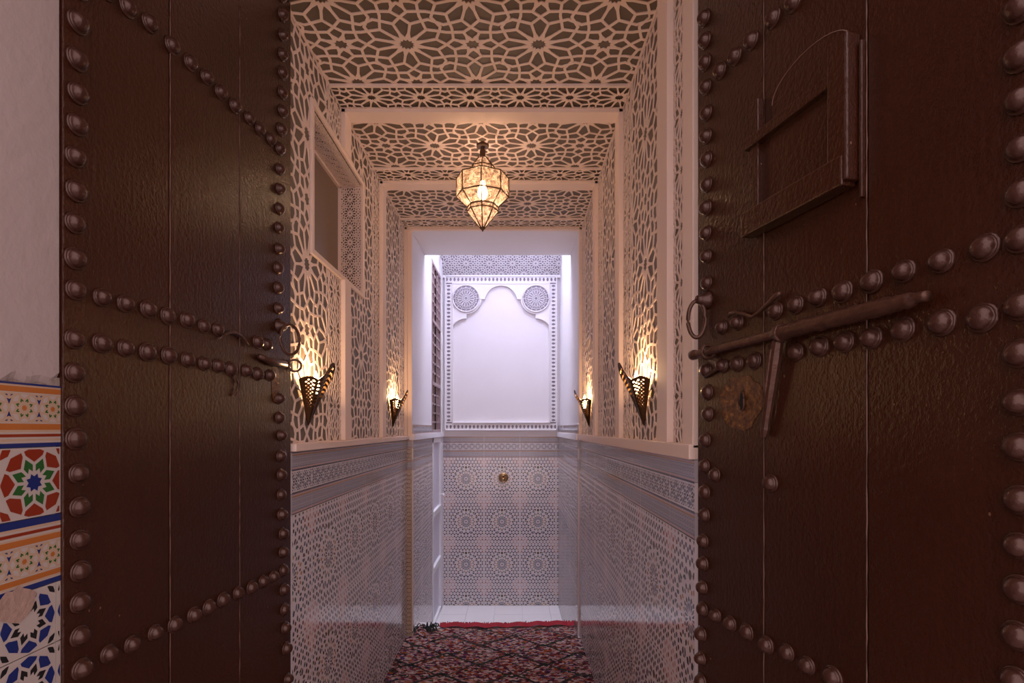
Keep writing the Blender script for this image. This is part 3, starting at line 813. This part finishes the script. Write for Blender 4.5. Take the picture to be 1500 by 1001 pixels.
mb.box((XJ - .010, 1.03, E + .03), (XJ - .002, 1.056, E + .10))
mb.build('broken_render', 'rubble', oj)
zt = E + .084
rows = [('line', .042 * .5, .0), ('octb', .072, 0), ('line', .030, 0)]
z = zt
def jrow(kind, h, tw, **k):
    global z
    tiler(kind, (XJ - .008, 0, 0), (0, 1, 0), (1, 0, 0), .50, 1.054, z - h, z, .925 - tw * 3, z - h, tw, h, oj, **k); z -= h
jrow('octb', .119, .14, ox=.05)
jrow('oct1', .132, .14, oy=.066, ox=.070)
jrow('octc', .133, .14, ox=.05)
jrow('oct2', .118, .118, skip=None)
for _ in range(7): jrow('oct2', .118, .118)
mb = MB()
random.seed(11)
cy, cz = .955, E - .318
pts = [(cy + .040 * math.cos(t) * random.uniform(.8, 1.2), cz + .031 * math.sin(t) * random.uniform(.75, 1.2)) for t in [i * math.pi / 9 for i in range(18)]]
for i in range(18): mb.face([(XJ + .0012, cy, cz), (XJ + .0018 + .0004 * (i % 3), *pts[i]), (XJ + .0018 + .0004 * ((i + 1) % 3 if i < 17 else 0), *pts[(i + 1) % 18])])
mb.build('missing_tile_patch', 'bare_render', oj)
mb = MB(); mb.box((.86, .30, -.34), (1.6, 1.13, ZC + .4)); mb.box((.80, 1.13, -.34), (.9, YD, ZC + .3)); mb.box((.69, YN_R, -.34), (.80, YN_R + .1, ZC + .05))
boxj = struct(mb.build('wall_right_outer', 'old_plaster'))
# ---------------------------------------------------------------- the two studded door leaves
class Leaf:
    def __init__(s, name, H, Fp, side, label):
        s.H = Vector(H); d = Vector(Fp) - s.H; s.rz = math.atan2(d.y, d.x); s.d = d.normalized(); s.side = side
        s.o = bpy.data.objects.new(name, None); COL.objects.link(s.o); s.o.location = (H[0], H[1], 0); s.o.rotation_euler = (0, 0, s.rz)
        struct(s.o, label, 'door')
    def uz(s, x, y):
        """where the sight line through a photograph pixel meets the leaf"""
        k = (x - 750) / F
        # H.x + u dx = k (H.y + u dy)
        u = (k * s.H.y - s.H.x) / (s.d.x - k * s.d.y)
        Y = s.H.y + u * s.d.y
        return u, E + (628 - y) * Y / F
LD = Leaf('door_1', (-.8848, 1.061), (-.766, 1.838), -1, 'studded dark brown wooden door leaf beside the bright tiled jamb')
RD = Leaf('door_2', (.653, .688), (.487, 1.357), 1, 'studded dark brown wooden door leaf carrying the long sliding bolt')
ztop = ZC - .004
def stud_mesh(r, seed):
    random.seed(seed); mb = MB()
    prof = [(r * 1.0, -.002), (r * 1.02, .0008), (r * .90, .0035), (r * .86, .003)]
    for i in range(7):
        t = i / 6 * math.pi / 2 * .97
        prof.append((r * .84 * math.cos(t), .003 + r * .78 * math.sin(t)))
    mb.lathe(prof, 18)
    for i, v in enumerate(mb.v):
        k = 1 + random.uniform(-.02, .02); mb.v[i] = (v[0] * k, v[1] * k, v[2])
    me = mb.mesh('stud', 'stud', True); return me
def studs(L, lst, r):
    ms = [stud_mesh(r, k) for k in range(4)]
    for x, y in lst:
        u, z = L.uz(x, y)
        o = bpy.data.objects.new('stud', random.choice(ms)); COL.objects.link(o); o.parent = L.o
        o.location = (u, L.side * .0005, z); k = random.uniform(.92, 1.08)
        o.rotation_euler = (math.pi / 2 if L.side < 0 else -math.pi / 2, 0, 0); o.rotation_euler.y = random.uniform(-.05, .05)
        o.scale = (k, k, random.uniform(.9, 1.15))
def planks(L, seams, u0, u1, z0, z1):
    cuts = [u0] + seams + [u1]
    for a, b in zip(cuts, cuts[1:]):
        g = .0012
        y0, y1 = (0, .035) if L.side < 0 else (-.035, 0)
        dz = random.uniform(-.001, .001)
        boxobj('plank', (a + (g if a != u0 else 0), y0 + dz, z0), (b - (g if b != u1 else 0), y1 + dz, z1), 'door_wood', L.o, .002)
        if b != u1:
            mb = MB(); random.seed(int(b * 1e4)); pts = []
            z = z0 + .02
            while z < z1 - .02:
                pts.append((b + random.uniform(-.0006, .0006), L.side * .0002, z)); z += .02
            mb.tube(pts, .001, 5, radii=[random.choice((.0003, .0006, .0010, .0008)) for _ in pts]); mb.build('seam_filler', 'dust', L.o)
    y0, y1 = (.038, .052) if L.side < 0 else (-.052, -.038)
    boxobj('backing_board', (u0 + .01, y0, z0 + .01), (u1 - .01, y1, z1 - .01), 'door_wood', L.o)
uL = lambda x: LD.uz(x, 500)[0]
uR = lambda x: RD.uz(x, 500)[0]
planks(LD, [uL(249), uL(351)], uL(93), uL(426), .015, ztop)
planks(RD, [uR(1270), uR(1119)][::1], -.085, uR(1022), .015, ztop)
s1 = [(115, -18), (113, 33), (112, 87), (113, 137), (112, 183), (109, 230), (111, 280), (109, 327), (109, 379), (110, 425), (108, 497), (109, 546), (110, 595),
      (111, 643), (114, 694), (116, 743), (116, 791), (117.5, 837), (116.5, 883), (116.5, 932), (119, 980), (120, 1028)]
s1 += [(413, y) for y in (-6, 22, 52, 80, 107, 136, 163)] + [(411, 190), (409, 218), (409, 248), (409, 277), (409, 306), (408, 334), (408, 365), (407, 393), (407, 422),
      (407, 452), (408, 584), (409, 612), (411, 638), (410.5, 668.5), (411.5, 696), (411, 725), (412, 754), (414, 782), (414, 809), (415, 836), (415.5, 864), (416.5, 893), (417.5, 920.5),
      (419, 950), (421, 995)]
s1 += [(155, -14), (186, 11), (218, 34), (251, 67), (278, 92), (301, 113), (322, 135), (343, 155), (364, 173), (380, 189), (396, 204)]
s1 += [(148, 436), (182, 445), (216, 453), (245, 463), (273, 469), (298, 478), (318, 483), (377, 501), (391, 505)]
s1 += [(148, 503), (183, 510), (215, 516), (246, 521), (274, 527), (298, 533), (319, 536), (338, 541), (360, 543), (377, 548), (395, 550)]
s1 += [(158, 958), (192, 944), (226, 927), (255, 915), (283, 901), (305, 890), (326, 879), (348, 869), (368, 861), (385, 852), (399.5, 845)]
studs(LD, s1, .0212)
s2 = [(1033, 27), (1034, 60), (1034, 92), (1035, 128), (1036, 166), (1036, 200), (1036, 234), (1036, 271), (1035, 305), (1035, 342), (1036, 376), (1036, 415), (1035, 543),
      (1037, 575), (1038, 607), (1034, 645), (1033, 683), (1033, 721), (1033, 755), (1031, 793), (1031, 826), (1030, 861), (1030, 893), (1028, 929), (1028, 965), (1028, 998)]
s2 += [(1163, 3), (1133, 27), (1102, 60), (1078, 83), (1056, 104)]
s2 += [(1059, 480), (1082, 473), (1137, 456), (1167, 447), (1200, 436), (1235, 428), (1278, 413), (1326, 398), (1381, 383), (1443, 363)]
s2 += [(1060, 536), (1081, 533), (1106, 529), (1167, 516), (1202, 508), (1238, 501), (1278, 495), (1323, 483), (1381, 473), (1439, 466)]
s2 += [(1497, y) for y in (10, 82, 147, 217, 283, 350, 448)] + [(1494, 518), (1494, 590), (1494, 655), (1496, 733), (1494, 800), (1494, 864), (1492, 932), (1490, 997)]
s2 += [(1050, 902), (1071, 914), (1095, 926), (1124, 945), (1154, 956), (1184, 975), (1221, 992), (1048, 696), (1130, 708)]
studs(RD, s2, .0192)

# fittings on the right leaf: local x along the leaf, +y towards the room
zr = lambda x, y: RD.uz(x, y)[1]
def rbox(name, xa, xb, za, zb, ya, yb, mt, bev=.002): return boxobj(name, (uR(xa), ya, za), (uR(xb), yb, zb), mt, RD.o, bev)
pa, pb = zr(1240, 235), zr(1240, 277)
hatch_frame = []
rbox('hatch_post', 1232, 1262, zr(1240, 276), zr(1240, 66), 0, .032, 'door_wood', .004)
rbox('hatch_post', 1264, 1269, zr(1266, 290), zr(1266, 60), 0, .010, 'door_wood', .002)
rbox('hatch_post', 1108, 1120, zr(1110, 325), zr(1110, 152), 0, .018, 'door_wood', .003)
rbox('hatch_rail', 1104, 1256, zr(1240, 282), zr(1240, 238), .002, .034, 'door_wood', .003)
rbox('hatch_rail', 1103, 1232, zr(1225, 134), zr(1225, 115), .002, .024, 'door_wood', .002)
rbox('hatch_slide', 1119, 1232, zr(1225, 240), zr(1225, 128), 0, .006, 'door_wood', .001)
rbox('hatch_slide', 1133, 1236, zr(1225, 240), zr(1225, 128), .004, .010, 'door_wood', .001)
# raised arched plate above the hatch
ua, ub = uR(1133), uR(1250); zb_ = zr(1240, 120); mb = MB(); um = (ua + ub) / 2; ru = abs(ua - ub) / 2; n_ = 16
zc_ = zr(1200, 100)
top = [(um + ru * math.cos(math.pi * i / n_), zc_ + .052 * math.sin(math.pi * i / n_)) for i in range(n_ + 1)]
pl = [(max(ua, ub), zb_)] + top + [(min(ua, ub), zb_)]
mb.face([(a, .003, b) for a, b in pl][::-1]); 
for i in range(len(pl)):
    a, b = pl[i - 1], pl[i]; mb.face([(a[0], 0, a[1]), (a[0], .003, a[1]), (b[0], .003, b[1]), (b[0], 0, b[1])])
mb.build('hatch_arch', 'door_wood', RD.o)
mb = MB(); mb.tube([(a, .0035, b) for a, b in top], .0009, 5); mb.build('arch_scratch', 'dust', RD.o)
# long bolt
zb0 = zr(1200, 473)
A_, B_ = uR(1025), uR(1376)
n_ = 80; pts = []; rad = []
for i in range(n_ + 1):
    f = i / n_; u = A_ + (B_ - A_) * f
    pts.append((u, .022, zr(1027, 521) + (zr(1370, 436) - zr(1027, 521)) * f + .0006 * math.sin(i * 1.7)))
    r = .0095 if f < .5 else .0145
    if abs(f - .52) < .03: r = .0165
    if f > .90: r = .0125 + .0016 * math.sin((f - .90) * 260)
    if f > .97: r = .008
    if f < .03: r = .0125
    rad.append(r * (1 + .02 * math.sin(i * 1.3)))
mb = MB(); mb.tube(pts, .01, 14, False, rad); mb.build('sliding_bolt', 'worn_iron', RD.o, True)
for x in (1048, 1158):
    u = uR(x); f = (u - A_) / (B_ - A_); zz = pts[0][2] + (pts[-1][2] - pts[0][2]) * f
    mb = MB(); mb.tube([(u, .022 + .0155 * math.sin(t * math.pi / 8) , zz + .0155 * math.cos(t * math.pi / 8)) for t in range(16)], .0042, 8, True); mb.box((u - .005, -.001, zz - .014), (u + .005, .012, zz + .014)); mb.build('bolt_staple', 'worn_iron', RD.o, True)
# hanging hasp
u0_, u1_ = uR(1150), uR(1125)
za_, zz_ = zr(1150, 500), zr(1125, 640)
hp = []
for i in range(13):
    f = i / 12; hp.append((u0_ + (u1_ - u0_) * f, .018 - .008 * f, za_ + (zz_ - za_) * f))
mb = MB(); mb.tube(hp, .01, 8, False, [.011, .012, .013, .0125, .012, .0115, .012, .0105, .010, .0095, .009, .010, .006]); mb.build('hasp', 'worn_iron', RD.o)
mb = MB(); mb.tube([(h[0] + .002, h[1] + .011, h[2]) for h in hp[1:8]], .0035, 6); mb.build('hasp_ridge', 'worn_iron', RD.o, True)
# lock: rubbed patch, keyhole
def blob(cx, cz, rx, rz, n, seed):
    random.seed(seed); return [(cx + rx * math.cos(2 * math.pi * i / n) * random.uniform(.85, 1.1), cz + rz * math.sin(2 * math.pi * i / n) * random.uniform(.85, 1.1)) for i in range(n)]
cx_, cz_ = RD.uz(1088, 588)
mb = MB(); bl = blob(cx_ + .005, cz_, .075, .062, 22, 5); mb.face([(a, .0014, b) for a, b in bl][::-1])
for i in range(22): a, b = bl[i - 1], bl[i]; mb.face([(a[0], 0, a[1]), (a[0], .0014, a[1]), (b[0], .0014, b[1]), (b[0], 0, b[1])])
mb.build('lock_plate', 'rubbed', RD.o)
mb = MB(); kh = [(cx_ + .0062 * math.cos(t * math.pi / 8), cz_ + .018 * math.sin(t * math.pi / 8) + (.004 if math.sin(t * math.pi / 8) > 0 else -.004)) for t in range(16)]
mb.face([(a, .0030, b) for a, b in kh][::-1]); mb.build('keyhole', 'black', RD.o)
mb = MB(); mb.tube([(a + (a - cx_) * .35, .003, b) for a, b in kh], .0022, 6, True); mb.build('keyhole_rim', 'worn_iron', RD.o, True)
# ring pull at the free edge
ur, zr_ = RD.uz(1036, 440)
mb = MB(); mb.lathe([(.022, -.002), (.024, .002), (.018, .008), (.012, .022), (.010, .030), (0.002, .031)], 16)
o = mb.build('ring_boss', 'stud', RD.o, True); o.location = (ur, 0, zr_); o.rotation_euler = (-math.pi / 2, 0, 0)
mb = MB(); rr = .046
mb.tube([(ur + .006 + .010 * math.sin(t * math.pi / 16), .026 + rr * .72 * math.sin(t * math.pi / 16) * .55, zr_ - .048 + rr * math.cos(t * math.pi / 16)) for t in range(32)], .0052, 10, True)
mb.build('ring_pull', 'worn_iron', RD.o, True)
# bent wire catch
wpts = [RD.uz(*p) for p in ((1073, 466), (1076, 460), (1084, 458), (1098, 461), (1108, 465), (1118, 459), (1130, 448), (1138, 440), (1144, 434), (1151, 430))]
mb = MB(); mb.tube([(u, .012, z) for u, z in wpts], .0042, 8, False, [.003, .005, .0045, .004, .004, .004, .0045, .005, .006, .004]); mb.build('wire_catch', 'worn_iron', RD.o, True)
mb = MB(); wp = [RD.uz(*p) for p in ((1036, 552), (1046, 546), (1056, 540), (1063, 530))]; mb.tube([(u, .006, z) for u, z in wp], .004, 8); mb.build('lock_strap', 'worn_iron', RD.o, True)

# fittings on the left leaf (-y towards the room)
lz = LD.uz
mb = MB(); lp = [lz(*p) for p in ((318, 497), (326, 490), (334, 487), (342, 488), (350, 493), (356, 500), (361, 507))]
mb.tube([(u, -.008, z) for u, z in lp], .0038, 8, False, [.003, .004, .0045, .005, .0045, .004, .003]); mb.build('wire_catch', 'worn_iron', LD.o, True)
u_, z_ = lz(409, 478)
mb = MB(); mb.lathe([(.024, -.002), (.026, .002), (.018, .008), (.012, .024), (.002, .026)], 16); o = mb.build('ring_boss', 'stud', LD.o, True); o.location = (u_, 0, z_); o.rotation_euler = (math.pi / 2, 0, 0)
mb = MB(); mb.tube([(u_ + .012 + .034 * math.sin(t * math.pi / 16), -.032 - .014 * math.sin(t * math.pi / 16), z_ - .044 + .050 * math.cos(t * math.pi / 16)) for t in range(32)], .0052, 10, True)
mb.build('ring_pull', 'worn_iron', LD.o, True)
u_, z_ = lz(400, 532)
mb = MB(); mb.tube([lz_ for lz_ in [(lz(375, 522)[0], -.010, lz(375, 522)[1]), (lz(392, 528)[0], -.012, z_), (lz(412, 532)[0], -.014, z_)]], .010, 10, False, [.008, .011, .012]); mb.build('bolt_end', 'worn_iron', LD.o, True)
u2, z2 = lz(424, 536)
mb = MB(); mb.tube([(u2 + .010 * math.sin(t * math.pi / 8), -.020 - .018 * math.sin(t * math.pi / 8), z2 + .020 * math.cos(t * math.pi / 8)) for t in range(16)], .004, 8, True); mb.build('staple_ring', 'worn_iron', LD.o, True)
mb = MB(); lp = [lz(*p) for p in ((340, 548), (345, 560), (344, 572), (340, 580))]; mb.tube([(u, -.006, z) for u, z in lp], .0035, 8); mb.build('old_hook', 'worn_iron', LD.o, True)
mb = MB(); bl = blob(*lz(403, 560), .022, .07, 16, 9); mb.face([(a, -.0012, b) for a, b in bl]); mb.build('worn_patch', 'rubbed', LD.o)

# ---------------------------------------------------------------- lamps
# hanging lantern: eight sides of seeded glass in a soldered frame
LY, LX = 2.77, (707 - 750) * 2.77 / F
lt = thing('hanging_lantern', 'lit faceted glass and metal lantern hanging from the pierced ceiling', 'lantern', (LX, LY, ZC))
rings = [(.026, 1.405), (.066, 1.352), (.066, 1.327), (.136, 1.300), (.136, 1.205), (.080, 1.152), (.080, 1.130), (.010, 1.040)]
rings = [(r, z - 1.475) for r, z in rings]
a0 = math.pi / 2 * 3
P8 = lambda r, z, k: (r * math.cos(a0 + k * math.pi / 4), r * math.sin(a0 + k * math.pi / 4), z)
mb = MB()
for (r, z), (r2, z2_) in zip(rings, rings[1:]):
    for k in range(8): mb.tube([P8(r, z, k), P8(r2, z2_, k)], .0032, 6)
for r, z in rings[1:]:
    for k in range(8): mb.tube([P8(r, z, k), P8(r, z, k + 1)], .0032, 6)
mb.build('lantern_frame', 'lamp_metal', lt)
for (r, z), (r2, z2_) in zip(rings, rings[1:]):
    for k in range(8):
        mb = MB(); mb.face([P8(r, z, k), P8(r, z, k + 1), P8(r2, z2_, k + 1), P8(r2, z2_, k)]); mb.build('glass_pane', 'lamp_glass', lt)
mb = MB(); mb.lathe([(.015, -.070), (.015, -.030), (.009, -.028), (.009, -.012), (.032, -.010), (.034, .006)], 16); mb.build('stem', 'lamp_metal', lt)
mb = MB(); mb.lathe([(.001, -.452), (.012, -.430), (.014, -.424), (.002, -.420)], 12); mb.build('finial', 'lamp_metal', lt)
mb = MB(); mb.lathe([(.004, -.285), (.018, -.275), (.026, -.255), (.024, -.235), (.014, -.21), (.012, -.19)], 14); mb.build('bulb', 'bulb_glow', lt, True)
mb = MB(); mb.tube([(0, 0, -.07), (0, 0, -.19)], .006, 8); mb.lathe([(.014, -.19), (.014, -.16)], 10); mb.build('bulb_holder', 'lamp_metal', lt)
light('lantern_light', 'POINT', (0, 0, -.25), 38, (1, .72, .56), .03, parent=lt)

def sconce(x, y, out, label):
    t = thing('wall_sconce', label, 'sconce', (x, y, E + .012), 0 if out > 0 else math.pi, 'pierced brass sconces on the passage walls')
    NTT, NS = 28, 26
    H = lambda a: .168 + .070 * max(0, math.sin(a)) ** 14 + .012 * abs(math.sin(4 * a))
    def P(i, j, off=0.):
        a = math.pi * i / NTT; f = j / NS; h = H(a) * f
        r = (.068 * (f ** .85) + .018 * f * f + .012 * max(0, math.sin(a)) ** 8 * f ** 3)
        return ((r + off) * math.sin(a) + .004, (r + off) * 1.0 * math.cos(a), h)
    mb = MB()
    for i in range(NTT):
        for j in range(NS):
            q = [P(i, j), P(i + 1, j), P(i + 1, j + 1), P(i, j + 1)]
            holes = j > 9 and j < NS - 1 and 1 < i < NTT - 2 and (i + j) % 2 == 0 and i % 7 != 0
            if not holes: mb.face(q); continue
            c = [sum(v[k] for v in q) / 4 for k in range(3)]
            m4 = [[c[k] + (((q[e][k] + q[(e + 1) % 4][k]) / 2) - c[k]) * .92 for k in range(3)] for e in range(4)]
            for e in range(4):
                mb.face([q[(e + 1) % 4], m4[(e + 1) % 4], m4[e]])
                # link the diamond's edge to both neighbours
                mid = [(q[e][k] + q[(e + 1) % 4][k]) / 2 for k in range(3)]
                mb.face([q[e], mid, m4[e], m4[e - 1]]) if False else None
    o = mb.build('pierced_shade', 'brass_dark', t)
    sm = o.modifiers.new('thickness', 'SOLIDIFY'); sm.thickness = .0014
    mb = MB(); mb.tube([P(i, NS) for i in range(NTT + 1)], .0024, 6); mb.tube([P(0, j) for j in range(NS + 1)], .002, 6); mb.tube([P(NTT, j) for j in range(NS + 1)], .002, 6); mb.build('rim', 'brass_dark', t)
    mb = MB(); mb.box((.0, -.012, .02), (.006, .012, .16)); mb.build('back_plate', 'brass_dark', t)
    mb = MB(); mb.tube([(.005, 0, .07), (.03, 0, .07), (.034, 0, .09)], .004, 6); mb.lathe([(.010, .09), (.010, .118), (.008, .12)], 10, (.034, 0, 0)); mb.build('bulb_holder', 'brass_dark', t)
    mb = MB(); mb.lathe([(.006, .120), (.013, .140), (.0145, .158), (.011, .178), (.005, .198), (.001, .208)], 12, (.034, 0, 0)); mb.build('bulb', 'flame_glow', t, True)
    light('sconce_light', 'POINT', (.040, 0, .200), 4.5, (1, .60, .30), .012, parent=t)
sconce(XL, 2.04, 1, 'pierced brass wall sconce on the left wall below the blind window')
sconce(XL, 3.49, 1, 'pierced brass wall sconce on the left wall beside the white doorway')
sconce(XR, 2.04, -1, 'pierced brass wall sconce on the right wall nearest the bolted door leaf')
sconce(XR, 3.49, -1, 'pierced brass wall sconce on the right wall beside the white doorway')

# brass tap rosette on the tiled back wall
tp = thing('brass_tap', 'round brass tap fitting set in the tiled back wall', 'tap', ((737.5 - 750) * YB / F, YB - .008, pz(700)))
mb = MB(); mb.lathe([(.050, 0), (.052, .004), (.048, .010), (.030, .014), (.020, .018)], 28); o = mb.build('wall_plate', 'brass', tp, True); o.rotation_euler = (math.pi / 2, 0, 0)
mb = MB(); mb.tube([(0, 0, 0), (0, -.05, 0), (0, -.065, -.010), (0, -.068, -.03)], .011, 10); mb.build('spout', 'brass', tp, True)
mb = MB(); mb.lathe([(.009, -.0), (.009, .02), (.02, .022), (.02, .03), (.004, .034)], 12, (0, -.045, 0)); mb.build('tap_handle', 'brass', tp, True)

# ---------------------------------------------------------------- rug
random.seed(5)
NX, NY = 120, 300
Xr = lambda f, y: (-.772 + f * 1.272) if y < 3.86 else (-.722 + f * 1.202) 
ymin, ymax = 1.15, 4.03
mb = MB()
import mathutils
nz_ = mathutils.noise.noise
for j in range(NY + 1):
    for i in range(NX + 1):
        fx = i / NX; fy = j / NY
        ye = ymax + .045 * fx + .012 * math.sin(fx * 9) - (.05 * max(0, 1 - fx / .12))
        y = ymin + (ye - ymin) * fy; x = Xr(fx, y)
        z = .012 + .006 * nz_(Vector((x * 70, y * 70, 0))) + .006 * nz_(Vector((x * 6, y * 6, 3)))
        if fx < .08 and fy > .93: z += .05 * math.sin((.08 - fx) / .08 * math.pi) * (fy - .93) / .07
        x += .008 * nz_(Vector((0, y * 9, 5))) * (1 if fx in (0, 1) else .3)
        mb.v.append((x, y, max(z, .004)))
for j in range(NY):
    for i in range(NX):
        a = j * (NX + 1) + i; mb.f.append((a, a + 1, a + NX + 2, a + NX + 1)); mb.mi.append(0)
rg = tag(mb.build('rug', 'rug', None, True), 'multicoloured woven rug with dark zigzags and a red fringe along the passage floor', 'rug')
sm = rg.modifiers.new('thickness', 'SOLIDIFY'); sm.thickness = .006
mb = MB()
def rug_end(fx): return ymax + .045 * fx + .012 * math.sin(fx * 9) - (.05 * max(0, 1 - fx / .12))
bpts = [(Xr(f, 4), rug_end(f) + .012, .016) for f in [.14 + i * .86 / 40 for i in range(41)]]
for (a, b) in zip(bpts, bpts[1:]):
    za, zb2 = .022 + .006 * math.sin(a[0] * 40), .022 + .006 * math.sin(b[0] * 40)
    mb.face([(a[0], a[1] - .012, za), (b[0], b[1] - .012, zb2), (b[0], b[1] + .055, zb2 + .008), (a[0], a[1] + .055, za + .008)])
    mb.face([(a[0], a[1] + .055, za + .008), (b[0], b[1] + .055, zb2 + .008), (b[0], b[1] + .060, .002), (a[0], a[1] + .060, .002)])
mb.build('red_selvedge', 'red_wool', rg, True)
mb = MB()
for k in range(200):
    f = .15 + .85 * (k + random.uniform(-.4, .4)) / 150; x = Xr(f, 4); y = rug_end(f) + .064
    l = random.uniform(.012, .036) if random.random() < .8 else .045
    dx = random.uniform(-.012, .012)
    mb.tube([(x, y, .016), (x + dx * .5, y + l * .6, .020 + random.uniform(0, .008)), (x + dx, y + l, .006)], .0035, 5)
o = mb.build('fringe', 'red_wool', rg); o['kind'] = 'stuff'
mb = MB()
for k in range(60):
    f = random.uniform(0, .14); x = Xr(f, 4); y = rug_end(f) - random.uniform(-.01, .06)
    a = random.uniform(0, 6.28); l = random.uniform(.02, .05); z = .02 + random.uniform(0, .03)
    mb.tube([(x, y, z), (x + l * .5 * math.cos(a), y + l * .5 * math.sin(a), z + .015), (x + l * math.cos(a), y + l * math.sin(a), max(.008, z - .01))], .004, 5)
o = mb.build('loose_tassels', 'dark_wool', rg); o['kind'] = 'stuff'
